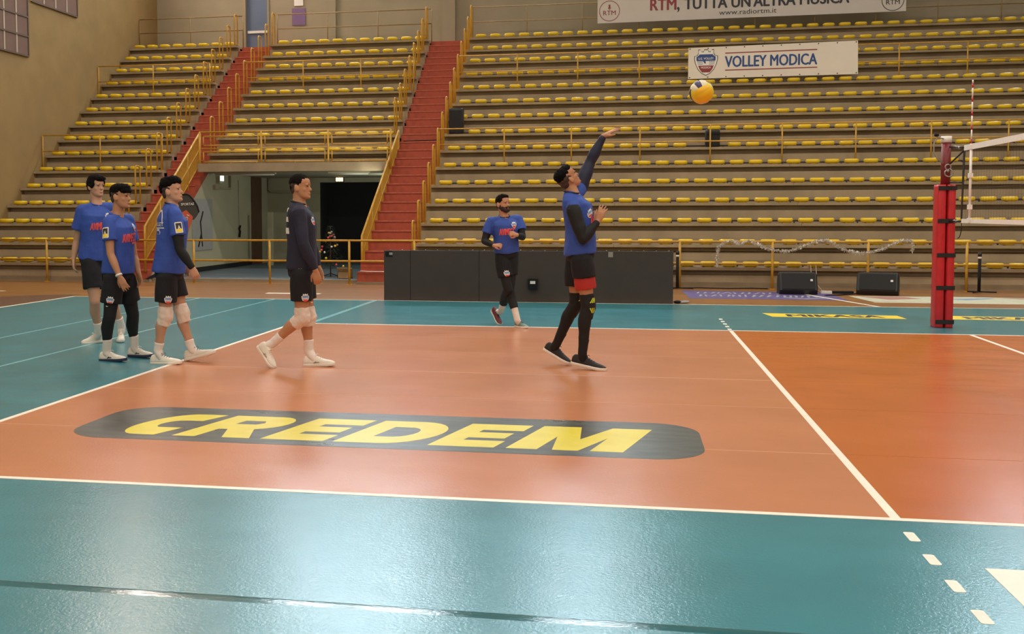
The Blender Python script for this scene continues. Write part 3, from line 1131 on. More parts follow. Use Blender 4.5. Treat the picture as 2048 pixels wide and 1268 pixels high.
def sheet(mb, c00, c10, c11, c01, nx, nz, wob, mi=0, thick=0.004):
    """hanging cloth between four corners with slight waves, closed with a thin back"""
    c00, c10, c11, c01 = map(Vector, (c00, c10, c11, c01))
    g = []
    for j in range(nz + 1):
        for i in range(nx + 1):
            a, b = i / nx, j / nz
            p = (c00 * (1 - a) + c10 * a) * (1 - b) + (c01 * (1 - a) + c11 * a) * b
            p.y += wob * noise.noise((a * 9, b * 2, 3.1))
            g.append(p)
    N = nx + 1
    fs = [(j * N + i, j * N + i + 1, (j + 1) * N + i + 1, (j + 1) * N + i) for j in range(nz) for i in range(nx)]
    mb.add(g, fs, mi, True)
    mb.add([p + Vector((0, thick, 0)) for p in g], [tuple(reversed(f)) for f in fs], mi, True)
    edge = [i for i in range(N)] + [j * N + nx for j in range(1, nz + 1)] + [nz * N + i for i in range(nx - 1, -1, -1)] + [j * N for j in range(nz - 1, 0, -1)]
    k = len(edge)
    e = [g[i] for i in edge] + [g[i] + Vector((0, thick, 0)) for i in edge]
    mb.add(e, [(i, i + k, (i + 1) % k + k, (i + 1) % k) for i in range(k)], mi)


YB = 23.98
a00, a10, a11, a01 = at(1376, 158, YB), at(1716, 148, YB), at(1716, 81, YB), at(1377, 96, YB)
t = thing('club_banner', (a00 + a10) / 2, 'white VOLLEY MODICA banner with castle crest hung on the yellow rail', 'banner')
p = MB()
sheet(p, a00, a10, a11, a01, 24, 4, 0.0)
p.build('sheet', M['banner'], t)
ex = (a10 - a00).normalized()
ez = Vector((0, 0, 1))
fr_ = Vector((0, -1, 0))
off = fr_ * 0.004
W, H = (a10 - a00).length, (a01 - a00).length


def bp(a, b):
    return (a00 * (1 - a) + a10 * a) * (1 - b) + (a01 * (1 - a) + a11 * a) * b + off


p = MB()
lay_text(p, 'VOLLEY MODICA', bp(0.222, 0.345), ex, ez, W * 0.54, H * 0.345, 0.035)
p.build('lettering', M['navy'], t)
for b_ in (0.245, 0.785):
    p = MB()
    p.obox((bp(0.222, b_ - 0.0) + bp(0.765, b_)) / 2, (bp(0.765, b_) - bp(0.222, b_)) / 2, fr_ * 0.001, ez * 0.013)
    p.build('red_rule', M['maroon'], t)
p = MB()
crest(p, bp(0.107, 0.51), ex, ez, H * 0.80, fr_)
p.build('crest', [M['white'], M['navy'], M['maroon'], M['ink']], t)
for b_ in (0.04, 0.96):
    for k in range(10):
        p = MB()
        c = bp(0.01 + 0.98 * k / 9, b_)
        p.obox(c, ex * 0.014, fr_ * 0.002, ez * 0.014)
        p.build('eyelet', M['ink'], t)

YB = 26.78
a00, a10 = at(1195, 47, YB), at(1812, 22, YB)
a01, a11 = a00 + ez * 1.35, a10 + ez * 1.35
t = thing('radio_banner', (a00 + a10) / 2, 'long pale RTM radio banner hung at the top of the stands', 'banner')
p = MB()
sheet(p, a00, a10, a11, a01, 40, 5, 0.0)
p.build('sheet', M['banner_g'], t)
ex = (a10 - a00).normalized()


def tx(body, u0, v0, u1, v1, h, bold, m_, name='lettering'):
    q = MB()
    A, B = at(u0, v0, YB - 0.006), at(u1, v1, YB - 0.006)
    lay_text(q, body, A, (B - A).normalized(), ez, (B - A).length, h, bold)
    q.build(name, M[m_], t)


tx('RTM', 1301, 21, 1352, 19, 0.32, 0.04, 'maroon')
tx(",", 1354, 19.5, 1359, 19.3, 0.08, 0.03, 'ink')
tx("TUTTA UN'ALTRA MUSICA", 1369, 18.5, 1698, 5, 0.32, 0.04, 'ink')
tx('www.radiortm.it', 1438, 30, 1553, 25, 0.14, 0.0, 'ink')
for (uc, vc) in ((1219, 22), (1786, 0)):
    c = at(uc, vc, YB - 0.006)
    q = MB()
    outer = [(0.30 * math.cos(2 * PI * k / 32), 0.30 * math.sin(2 * PI * k / 32)) for k in range(32)]
    inner = [(x * 0.94, y * 0.94) for x, y in outer]
    q.prism(outer, c, ex, ez, fr_ * 0.001, holes=[inner])
    lay_text(q, 'RTM', c - ex * 0.18 - ez * 0.12 + fr_ * 0.001, ex, ez, 0.36, 0.13, 0.01)
    q.prism(rrect(-0.025, 0.07, 0.025, 0.19, 0.024, 3), c, ex, ez, fr_ * 0.001)
    q.prism([(-0.06, 0.10), (-0.04, 0.10), (0, 0.055), (0.04, 0.10), (0.06, 0.10), (0.0, 0.03)], c, ex, ez, fr_ * 0.001)
    q.build('round_logo', M['maroon' if uc < 1500 else 'ink'], t)
for k in range(9):
    q = MB()
    c = a01 * (1 - k / 8) + a11 * (k / 8)
    q.tube([c, c + Vector((0, 0.1, 0.25))], 0.008, 5)
    q.build('tie', M['cable'], t)

# signs on the rear wall
t = thing('wall_sign', (-11.85, YW1 - 0.02, 7.65), 'small purple sign on the rear wall behind the middle block', 'sign')
q = MB()
q.box((-12.08, YW1 - 0.03, 7.66), (-11.63, YW1 - 0.005, 8.20))
q.build('face', M['purple_s'], t)
q = MB()
q.box((-12.0, YW1 - 0.032, 8.28), (-11.7, YW1 - 0.005, 8.7))
tag(q.build('wall_sign', M['white']), 'white notice above the small purple sign', 'sign')

# ================================================================== net and post
PX, PY = 2.88, 9.9
post = thing('net_post', (PX, PY, 0), 'red padded volleyball net post with black straps', 'net post')
for k, (x0, x1) in enumerate(((-0.125, -0.004), (0.006, 0.115))):
    q = MB()
    rg = []
    for z, s in ((MT, 0.96), (0.03, 1.0), (0.7, 1.0), (1.3, 0.99), (1.90, 0.97), (1.935, 0.92)):
        rg.append([(PX + (x0 + x1) / 2 + (x - (x0 + x1) / 2) * s, PY + y * s, z) for x, y in superell((x0 + x1) / 2, 0, (x1 - x0) / 2, 0.125, 5, 20)])
    q.rings(rg)
    q.build('pad', M['pad_red'], post)
for z in (0.06, 0.52, 0.96, 1.42, 1.86):
    q = MB()
    q.box((PX - 0.115, PY - 0.131, z), (PX + 0.118, PY + 0.131, z + 0.055))
    q.build('strap', M['black'], post)
q = MB()
q.tube([(PX + 0.0, PY, 1.9), (PX + 0.0, PY, 2.5)], 0.06, 16)
q.build('pole', M['post_red'], post)
q = MB()
q.tube([(PX + 0.0, PY, 2.5), (PX, PY, 2.585)], 0.068, 16)
q.build('cap', M['white'], post)
q = MB()
c = Vector((PX + 0.01, PY - 0.075, 2.12))
for r, dx, dz in ((0.05, 0.01, -0.03), (0.035, 0, 0.05)):
    q.tube([c + Vector((dx + r * math.cos(a), 0, dz + r * math.sin(a))) for a in [2 * PI * k / 16 for k in range(16)]], 0.009, 6, closed=True)
q.ell(c + Vector((0, 0, 0)), (0.02, 0, 0), (0, 0.012, 0), (0, 0, 0.02), 10, 6)
q.build('tension_wheel', M['steel'], post)
q = MB()
q.tube([(PX - 0.05, PY - 0.05, 2.55), (PX - 0.12, PY - 0.05, 2.57), (PX - 0.165, PY - 0.05, 2.5), (PX - 0.17, PY - 0.05, 2.38), (PX - 0.12, PY - 0.05, 2.28), (PX - 0.04, PY - 0.05, 2.22)], 0.010, 6)
q.build('hose', M['cable'], post)
q = MB()
q.ell((PX - 0.14, PY - 0.06, 2.60), (0.035, 0, 0), (0, 0.03, 0), (0, 0, 0.022), 10, 6)
q.build('clip', M['matblack'], post)

NX = 2.95
NY1 = 9.33
net = thing('volleyball_net', (NX, NY1, 1.4), 'volleyball net with broad white top tape and black side band', 'net')
q = MB()
q.box((NX - 0.008, -0.3, 2.36), (NX + 0.008, NY1, 2.43))
q.build('top_tape', M['net_white'], net)
q = MB()
q.box((NX - 0.008, -0.3, 1.425), (NX + 0.008, NY1 + 0.04, 1.478))
q.build('bottom_tape', M['net_white'], net)
q = MB()
q.prism([(NY1 - 0.03, 2.36), (NY1 + 0.05, 2.36), (NY1 + 0.09, 1.47), (NY1 + 0.04, 1.47)], (NX - 0.004, 0, 0), (0, 1, 0), (0, 0, 1), (0.008, 0, 0))
q.build('side_band', M['black'], net)
q = MB()
y = NY1 - 0.1
while y > 0:
    q.tube([(NX, y, 1.47), (NX, y, 2.36)], 0.001, 4, smooth=False)
    y -= 0.1
for k in range(1, 9):
    q.tube([(NX, 0, 1.47 + 0.0989 * k), (NX, NY1, 1.47 + 0.0989 * k)], 0.001, 4, smooth=False)
tag(q.build('net_mesh', M['net_cord'], net), kind='stuff')
for za, ya, zb_, yb_ in ((2.40, NY1, 2.44, PY - 0.05), (2.37, NY1, 2.20, PY - 0.04), (1.95, NY1 + 0.06, 1.96, PY - 0.1), (1.45, NY1 + 0.04, 1.44, PY - 0.13)):
    q = MB()
    q.tube([(NX, ya, za), (PX + 0.03, yb_, zb_)], 0.011, 6)
    q.build('tension_cord', M['black'], net)
for yy, zz in ((9.5, 2.41), (9.6, 2.42), (9.72, 2.43), (9.55, 1.448), (9.66, 1.447)):
    q = MB()
    q.tube([(NX - 0.01, yy - 0.02, zz), (NX - 0.012, yy + 0.02, zz)], 0.02, 10)
    q.build('turnbuckle', M['steel'], net)
q = MB()
q.tube([(NX, NY1 + 0.05, 1.43), (NX, NY1 + 0.06, 1.32), (NX, NY1 + 0.12, 1.24), (NX, NY1 + 0.2, 1.22)], 0.006, 5)
q.build('loose_cord', M['black'], net)
ant = thing('net_antenna', (NX, 9.02, 1.43), 'red and white striped antenna strapped to the net edge', 'antenna')
z = 1.45
k = 0
while z < 3.2:
    if z < 2.42:
        step, m_ = (0.98, 'net_white')
    else:
        step, m_ = (0.115, 'coral' if k % 2 else 'net_white')
        if k % 2:
            step = 0.06
    q = MB()
    q.tube([(NX - 0.012, 9.02, z), (NX - 0.012, 9.02, min(z + step, 3.23))], 0.009 if z > 2.4 else 0.016, 8)
    q.build('rod_band', M['pad_red'] if m_ == 'coral' else M[m_], ant)
    z += step
    k += 1
for zz in (2.36, 1.60, 1.43, 2.0):
    q = MB()
    q.box((NX - 0.035, 8.99, zz), (NX + 0.012, 9.05, zz + 0.06))
    q.build('sleeve_clip', M['net_white'], ant)

# ================================================================== ball
bc = at(1403, 184, 5.0)
ball = thing('volleyball', bc, 'yellow and dark blue volleyball in flight beneath the club banner', 'ball')
pan_m = [M['yellow_p'], mat('orange_ball_leather', srgb(246, 190, 30), 0.4), mat('navy_ball_leather', srgb(52, 44, 84), 0.4), mat('pale_ball_leather', srgb(222, 210, 178), 0.4)]
Rm = Matrix.Rotation(math.radians(-28), 3, 'Y') @ Matrix.Rotation(math.radians(25), 3, 'X')
R_ = 0.115
for fi, (ax, bx, cx) in enumerate(((Vector((1, 0, 0)), Vector((0, 1, 0)), Vector((0, 0, 1))), (Vector((-1, 0, 0)), Vector((0, 1, 0)), Vector((0, 0, -1))),
                                   (Vector((0, 1, 0)), Vector((0, 0, 1)), Vector((1, 0, 0))), (Vector((0, -1, 0)), Vector((0, 0, 1)), Vector((-1, 0, 0))),
                                   (Vector((0, 0, 1)), Vector((1, 0, 0)), Vector((0, 1, 0))), (Vector((0, 0, -1)), Vector((1, 0, 0)), Vector((0, -1, 0))))):
    for s in range(3):
        q = MB()
        N = 9
        a0, a1 = -1 + 2 * s / 3, -1 + 2 * (s + 1) / 3
        pts = []
        for j in range(5):
            for i in range(N):
                a = a0 + (a1 - a0) * j / 4
                b = -1 + 2 * i / (N - 1)
                p = (ax + bx * math.tan(a * PI / 4) + cx * math.tan(b * PI / 4)).normalized()
                edge = min(min(j, 4 - j) / 0.8, 1) * min(min(i, N - 1 - i) / 0.6, 1)
                pts.append(bc + Rm @ (p * (R_ * (0.978 + 0.022 * min(1, edge)))))
        q.add(pts, [(j * N + i, j * N + i + 1, (j + 1) * N + i + 1, (j + 1) * N + i) for j in range(4) for i in range(N - 1)], 0, True)
        q.build('panel', pan_m[(2 if s == 1 else 3) if fi in (4,) else (2 if s == 1 and fi in (0, 1) else (1 if fi in (3,) else 0))], ball)

# ================================================================== board, speakers and other things round the court
led = thing('led_board', (-3.08, 13.2, 0), 'long dark advertising board standing at the edge of the teal floor', 'advertising board')
LX0, LX1 = -5.62, -0.55
for a, b in ((LX0, -5.14), (-5.135, -3.9), (-3.895, -2.2), (-2.195, LX1)):
    q = MB()
    q.box((a, 13.14, 0.0), (b - 0.002, 13.26, 0.90))
    q.build('panel', M['led'], led)
for k in range(24):
    q = MB()
    xx = LX0 + 0.12 + k * 0.212
    q.tube([(xx, 13.17, 0.90), (xx, 13.17, 0.918)], 0.009, 6)
    q.build('bolt', M['steel'], led)
q = MB()
q.box((LX0 + 0.03, 13.132, 0.79), (LX0 + 0.16, 13.14, 0.88))
q.build('socket_plate', M['matblack'], led)
q = MB()
q.box((LX0 + 0.1, 13.128, 0.82), (LX0 + 0.16, 13.134, 0.865))
q.build('label', M['poster'], led)
q = MB()
q.box((-1.65, 13.134, 0.80), (-1.57, 13.14, 0.89))
q.build('label', M['cable'], led)
q = MB()
q.box((-3.03, 13.06, 0.24), (-2.86, 13.14, 0.42))
q.build('control_box', M['matblack'], led)
q = MB()
q.box((-2.99, 13.055, 0.33), (-2.90, 13.062, 0.38))
q.build('label', M['white'], led)
for xx in (-5.2, -3.0, -0.9):
    q = MB()
    q.tube([(xx, 13.26, 0.75), (xx, 13.7, 0.02)], 0.015, 6)
    q.box((xx - 0.04, 13.26, 0), (xx + 0.04, 13.75, 0.02))
    q.build('strut', M['black'], led)


def monitor(cx, cy, w, h, yaw, label):
    t = thing('stage_monitor', (cx, cy, 0), label, 'speaker')
    Rz = Matrix.Rotation(yaw, 3, 'Z')

    def L(x, y, z):
        return Vector((cx, cy, 0)) + Rz @ Vector((x, y, z))
    q = MB()
    prof = [(-0.20, 0.0), (-0.24, 0.09), (-0.10, h), (0.06, h), (0.18, h * 0.7), (0.18, 0.0)]
    rg = []
    for s, k in ((-0.5, 0.88), (-0.47, 0.98), (-0.40, 1.0), (0.40, 1.0), (0.47, 0.98), (0.5, 0.88)):
        rg.append([L(w * s, y * k, max(0.0, z * (1 if z == 0 else k))) for y, z in prof])
    q.rings(rg, smooth=False)
    q.build('cabinet', M['black'], t)
    q = MB()
    g0, g1 = Vector((0, -0.238, 0.11)), Vector((0, -0.112, h - 0.02))
    rg = []
    for s in (-0.43, 0.43):
        rg.append([L(w * s, p.y - d, p.z) for p, d in ((g0, 0.014), (g1, 0.014), (g1, -0.01), (g0, -0.01))])
    q.rings(rg, smooth=False)
    q.build('grille', M['grille'], t)
    q = MB()
    c = L(w * 0.34, -0.185, h * 0.66)
    q.obox(c, Rz @ Vector((0.022, 0, 0)), Rz @ Vector((0, 0.006, 0)), (0, 0.003, 0.018))
    q.build('badge', M['white'], t)


monitor(1.89, 15.95, 0.70, 0.42, 0.0, 'black stage monitor with white badge, left of the pair')
monitor(3.37, 15.98, 0.74, 0.42, -0.28, 'black stage monitor turned to the right, beside the red post')


def pa_speaker(x0, x1, y, z0, z1, label):
    t = thing('loudspeaker', ((x0 + x1) / 2, y, z0), label, 'speaker')
    q = MB()
    cx, w = (x0 + x1) / 2, (x1 - x0) / 2
    rg = []
    for z, s in ((z0, 0.94), (z0 + 0.03, 1.0), (z1 - 0.03, 1.0), (z1, 0.92)):
        rg.append([(px, py, z) for px, py in superell(cx, y, w * s, 0.15 * s, 6, 20)])
    q.rings(rg)
    q.build('cabinet', M['black'], t)
    q = MB()
    q.box((cx - w * 0.86, y - 0.158, z0 + 0.05), (cx + w * 0.86, y - 0.145, z1 - 0.05))
    q.build('grille', M['grille'], t)


pa_speaker(-5.86, -5.49, ry(8) + 0.17, rz(8), rz(8) + 0.66, 'tall black loudspeaker standing on the eighth row beside wide stairs')
pa_speaker(0.50, 0.84, ry(7) + 0.17, rz(7), rz(7) + 0.42, 'small black loudspeaker behind the sixth-row rail, mid right block')

for x, y, lab in ((-0.31, 17.0, 'thin black stand beside the right end of the advertising board'), (5.40, 16.80, 'thin black stand just right of the red net post')):
    t = thing('barrier_stand', (x, y, 0), lab, 'stand')
    q = MB()
    q.tube([(x, y, 0.02), (x, y, 0.66)], 0.03, 12)
    q.build('pole', M['matblack'], t)
    q = MB()
    q.tube([(x, y, 0.66), (x, y, 0.70)], 0.034, 12)
    q.build('white_ring', M['white'], t)
    q = MB()
    q.tube([(x, y, 0.70), (x, y, 0.78)], 0.036, 12)
    q.build('head', M['black'], t)
    for a in (0, 2.1, 4.2):
        q = MB()
        q.tube([(x, y, 0.02), (x + 0.32 * math.cos(a), y + 0.32 * math.sin(a) * 0.6, 0.012)], 0.012, 6)
        q.build('foot', M['matblack'], t)

# tinsel garland draped on the front rail
path = [(1435, 530), (1435, 512), (1437, 492), (1448, 486), (1462, 481), (1480, 488), (1500, 481), (1515, 489), (1530, 496), (1550, 501), (1570, 503), (1588, 499), (1604, 494), (1630, 483), (1655, 481), (1672, 491), (1690, 500), (1710, 505), (1730, 507), (1752, 502), (1770, 496), (1786, 488), (1800, 482), (1823, 481), (1825, 492), (1824, 503)]
pts = [at(u, v, 17.06) for u, v in path]
q = MB()
rnd = random.Random(3)
dense = []
for a, b in zip(pts[:-1], pts[1:]):
    n = max(2, int((b - a).length / 0.012))
    dense += [a + (b - a) * (k / n) for k in range(n)]
q.tube(dense[::3], 0.006, 5)
for p in dense:
    for _ in range(7):
        d = Vector((rnd.gauss(0, 1), rnd.gauss(0, 1), rnd.gauss(0, 1))).normalized()
        s = d.cross(Vector((rnd.random(), rnd.random(), 0.3))).normalized() * 0.004
        e = p + d * rnd.uniform(0.03, 0.055)
        q.add([p - s, p + s, e + s, e - s], [(0, 1, 2, 3)])
tag(q.build('tinsel_garland', M['foil']), 'silver tinsel garland looped along the front rail', 'garland')

# cables and a small power strip between the monitors
q = MB()
q.tube([at(1640, 592, 15.9), Vector((2.36, 15.5, 0.012)), Vector((2.6, 15.6, 0.012)), Vector((2.9, 15.9, 0.012)), Vector((3.05, 15.9, 0.03))], 0.012, 6)
tag(q.build('power_cable', M['matblack']), 'black cable on the floor between the stage monitors', 'cable')
t = thing('power_strip', (2.55, 16.1, 0), 'white and black power strip on the floor between the monitors', 'power strip')
q = MB()
q.box((2.36, 16.08, 0), (2.56, 16.16, 0.05))
q.build('socket_block', M['white'], t)
q = MB()
q.box((2.56, 16.05, 0), (2.95, 16.2, 0.05))
q.build('black_case', M['matblack'], t)
for dx, lab in ((2.32, 'left'), (2.42, 'right')):
    q = MB()
    q.tube([(dx, 17.1, 0.5), (dx + 0.01, 17.06, 0.3), (dx - 0.02, 17.0, 0.15), (dx + 0.06, 16.7, 0.015), (dx + 0.1, 16.2, 0.02)], 0.008, 6)
    tag(q.build('thin_cable', M['cable']), '%s of two pale cables hanging from the front rail' % lab, 'cable')
q = MB()
q.tube([(-0.45, 17.05, 0.012), (0.1, 17.2, 0.012), (0.7, 17.1, 0.012), (1.2, 17.25, 0.012), (1.5, 17.15, 0.012)], 0.010, 6)
tag(q.build('floor_cable', M['matblack']), 'black cable along the foot of the right block', 'cable')
t = thing('rag', (-0.42, 13.3, 0), 'crumpled black and white rag at the end of the advertising board', 'rag')
q = MB()
q.ell((-0.47, 13.3, 0.028), (0.07, 0, 0), (0, 0.07, 0), (0, 0, 0.028), 10, 6)
q.build('black_half', M['matblack'], t)
q = MB()
q.ell((-0.36, 13.3, 0.026), (0.10, 0, 0.01), (0, 0.06, 0), (0, 0, 0.026), 10, 6)
q.build('white_half', M['poster'], t)
q = MB()
q.tube([(-7.15, 17.5, 0.285), (-6.9, 17.46, 0.28), (-6.6, 17.5, 0.28), (-6.2, 17.47, 0.28)], 0.008, 6)
tag(q.build('thin_cable', M['white']), 'pale cable lying across the lowest red step', 'cable')
q = MB()
q.tube([(-7.1, 22.02, 3.445), (-6.8, 22.02, 3.45), (-6.6, 22.1, 3.46), (-6.35, 22.05, 3.46), (-6.12, 22.05, 3.47)], 0.012, 6)
tag(q.build('stair_cable', M['matblack']), 'black cable crossing the wide red stairs beside the loudspeaker', 'cable')

# ---- things in the tunnel mouth
t = thing('christmas_tree', (-8.25, 19.0, 0.07), 'dark artificial christmas tree with pink and gold baubles in the tunnel', 'christmas tree')
tx0, ty0 = -8.25, 19.0
q = MB()
q.tube([(tx0, ty0, 0.07), (tx0, ty0, 1.25)], 0.015, 6)
q.build('trunk', M['brown'], t)
q = MB()
rnd = random.Random(5)
for k in range(1500):
    h = rnd.random() ** 1.3
    z = 0.38 + 0.9 * h
    r = 0.34 * (1 - h) + 0.03
    a = rnd.uniform(0, 2 * PI)
    rr = r * math.sqrt(rnd.random())
    p = Vector((tx0 + rr * math.cos(a), ty0 + rr * math.sin(a), z - rr * 0.35))
    d = Vector((math.cos(a), math.sin(a), rnd.uniform(-0.5, 0.2))) * rnd.uniform(0.05, 0.1)
    s = Vector((-math.sin(a), math.cos(a), 0)) * 0.008
    q.add([p - s, p + s, p + d], [(0, 1, 2)])
tag(q.build('needles', M['fir'], t), kind='stuff')
bm_ = [M['coral'], M['yellow_p'], M['pink'], M['foil']]
for k in range(22):
    h = rnd.random()
    a = rnd.uniform(PI, 2 * PI)
    r = 0.36 * (1 - h) + 0.04
    q = MB()
    q.ell((tx0 + r * math.cos(a), ty0 + r * math.sin(a), 0.30 + 0.85 * h), (0.028, 0, 0), (0, 0.028, 0), (0, 0, 0.028), 10, 6)
    q.build('bauble', bm_[k % 4], t)
for a in (0.3, 1.8, 3.5, 5.0):
    q = MB()
    q.tube([(tx0, ty0, 0.14), (tx0 + 0.18 * math.cos(a), ty0 + 0.18 * math.sin(a), 0.08)], 0.010, 6)
    q.build('foot', M['matblack'], t)
t = thing('cardboard_box', (-7.7, 18.3, 0.07), 'open brown cardboard box at the foot of the wide stairs', 'box')
q = MB()
for a, b in (((-7.86, 18.2, 0.07), (-7.85, 18.45, 0.3)), ((-7.58, 18.2, 0.07), (-7.57, 18.45, 0.3)), ((-7.86, 18.2, 0.07), (-7.57, 18.21, 0.3)), ((-7.86, 18.44, 0.07), (-7.57, 18.45, 0.3)), ((-7.86, 18.2, 0.07), (-7.57, 18.45, 0.08))):
    q.box(a, b)
q.build('carton', M['card'], t)
q = MB()
q.obox((-7.715, 18.16, 0.27), (0.143, 0, 0), (0, 0.05, -0.05), (0, 0.003, 0.003))
q.build('flap', M['card'], t)

# lamps and signs of the tunnel
t = thing('emergency_light', (-12.1, 21.7, 2.3), 'small lit white emergency light on the tunnel wall', 'emergency light')
q = MB()
q.box((-12.15, 21.68, 2.36), (-12.05, 21.98, 2.62))
q.build('housing', M['wall_t'], t)
q = MB()
q.box((-12.052, 21.72, 2.44), (-12.03, 21.95, 2.58))
q.build('lit_face', M['sign_cool'], t)
q = MB()
q.box((-12.15, 21.45, 2.20), (-12.07, 21.7, 2.32))
q.tube([(-12.1, 21.7, 2.25), (-12.1, 22.6, 2.25), (-12.1, 22.6, 2.64)], 0.03, 8)
q.build('conduit', M['wall_b'], t)
cex = at(679, 359, 25.0)
t = thing('exit_sign', cex, 'glowing yellow emergency sign hanging in the dark tunnel end', 'exit sign')
q = MB()
q.box((cex.x - 0.13, 25.0, cex.z - 0.075), (cex.x + 0.13, 25.05, cex.z + 0.075))
q.build('housing', M['black'], t)
for k in (-1, 0, 1):
    q = MB()
    q.box((cex.x + k * 0.075 - 0.03, 24.985, cex.z - 0.055), (cex.x + k * 0.075 + 0.03, 25.0, cex.z + 0.055))
    q.build('lit_cell', M['sign_warm'], t)
q = MB()
q.tube([(cex.x, 25.02, cex.z + 0.07), (cex.x, 25.02, 2.64)], 0.008, 6)
q.build('hanger', M['black'], t)
for ua, ub, lab in ((430, 551, 'unlit tube lamp under the beam, nearer the emergency light'), (657, 740, 'unlit tube lamp under the beam, nearer the wide stairs')):
    A, B = at(ua, 341, 21.2), at(ub, 342, 21.2)
    A.z = B.z = 2.59
    t = thing('tube_lamp', (A + B) / 2, lab, 'lamp')
    q = MB()
    q.box((A.x, 21.15, 2.59), (B.x, 21.27, 2.64))
    q.build('housing', M['wall_t'], t)
    q = MB()
    q.tube([(A.x + 0.04, 21.21, 2.575), (B.x - 0.04, 21.21, 2.575)], 0.018, 8)
    q.build('tube', M['white'], t)
q = MB()
q.tube([(-12.05, 25.86, 0.9), (-12.05, 25.86, 0.16), (-11.95, 25.86, 0.12), (-10.7, 25.86, 0.12)], 0.03, 8)
tag(q.build('wall_pipe', M['brown']), 'dark thin pipe low on the tunnel end wall', 'pipe')
q = MB()
q.tube([(-12.1, 25.84, 2.64), (-12.1, 25.84, 2.28), (-12.0, 25.84, 2.22), (-10.5, 25.84, 2.18)], 0.03, 8)
tag(q.build('wall_pipe', M['wall_b']), 'pale bent pipe high on the tunnel end wall', 'pipe')
t = thing('hanging_strap', (-12.12, 23.3, 1.0), 'thin dark strap hanging on the tunnel wall', 'strap')
q = MB()
q.tube([(-12.13, 23.32, 2.5), (-12.13, 23.34, 1.2)], 0.007, 5)
q.build('string', M['cable'], t)
q = MB()
q.tube([(-12.11, 23.38, 1.22), (-12.11, 23.30, 1.12), (-12.11, 23.36, 1.06), (-12.11, 23.30, 0.9)], 0.028, 6)
q.build('loop', M['matblack'], t)
t = thing('wall_poster', (-12.13, 20.8, 0.7), 'blue-grey poster with a dark figure on the tunnel wall', 'poster')
q = MB()
q.box((-12.148, 20.0, 0.62), (-12.13, 21.35, 1.95))
q.build('sheet', M['poster'], t)
q = MB()
q.tube([(-12.125, 20.35, 0.72), (-12.125, 20.55, 1.05), (-12.125, 20.5, 1.35), (-12.125, 20.68, 1.62)], 0.02, 6)
q.tube([(-12.125, 20.55, 1.05), (-12.125, 20.62, 0.72)], 0.018, 6)
q.build('figure', M['matblack'], t)

# feather flag behind the players
fy = 17.95
t = thing('feather_flag', at(352, 545, fy), 'charcoal and orange feather flag behind the player with black sleeve', 'flag')
pole = [at(338, 558, fy), at(346, 470, fy), at(352, 415, fy), at(357, 400, fy), at(361, 393, fy), at(366, 389, fy), at(372, 388, fy), at(378, 390, fy), at(384, 396, fy), at(390, 404, fy), at(395, 413, fy), at(398, 424, fy)]
q = MB()
q.tube(pole, 0.018, 8)
q.build('pole', M['matblack'], t)


def plate(pix, m_, name, dy=0.0):
    q = MB()
    P3 = [at(u, v, fy + dy) for u, v in pix]
    o = P3[0]
    q.prism([((p - o).x, (p - o).z) for p in P3], o, (1, 0, 0), (0, 0, 1), (0, 0.012, 0))
    q.build(name, M[m_], t)


plate([(350, 425), (353, 412), (357, 400), (361, 393), (366, 389), (372, 388), (378, 390), (384, 396), (390, 404), (395, 413), (398, 424), (393, 433), (387, 440), (372, 432), (360, 426)][::-1], 'flag_dark', 'dark_cloth')
plate([(342, 520), (350, 440), (360, 427), (372, 420), (386, 434), (374, 470), (358, 515)][::-1], 'flag_red', 'orange_cloth', -0.016)
q = MB()
A, B = at(362, 411, fy - 0.02), at(388, 410, fy - 0.02)
lay_text(q, 'SPORTAE', A, (B - A).normalized(), ez, (B - A).length, 0.055, 0.01)
q.build('lettering', M['white'], t)
q = MB()
A, B = at(371, 450, fy - 0.03), at(379, 431, fy - 0.03)
dd = (B - A).normalized()
lay_text(q, 'IOI', A, dd, Vector((-dd.z, 0, dd.x)), (B - A).length, 0.07, 0.01)
q.build('lettering', M['banner_g'], t)
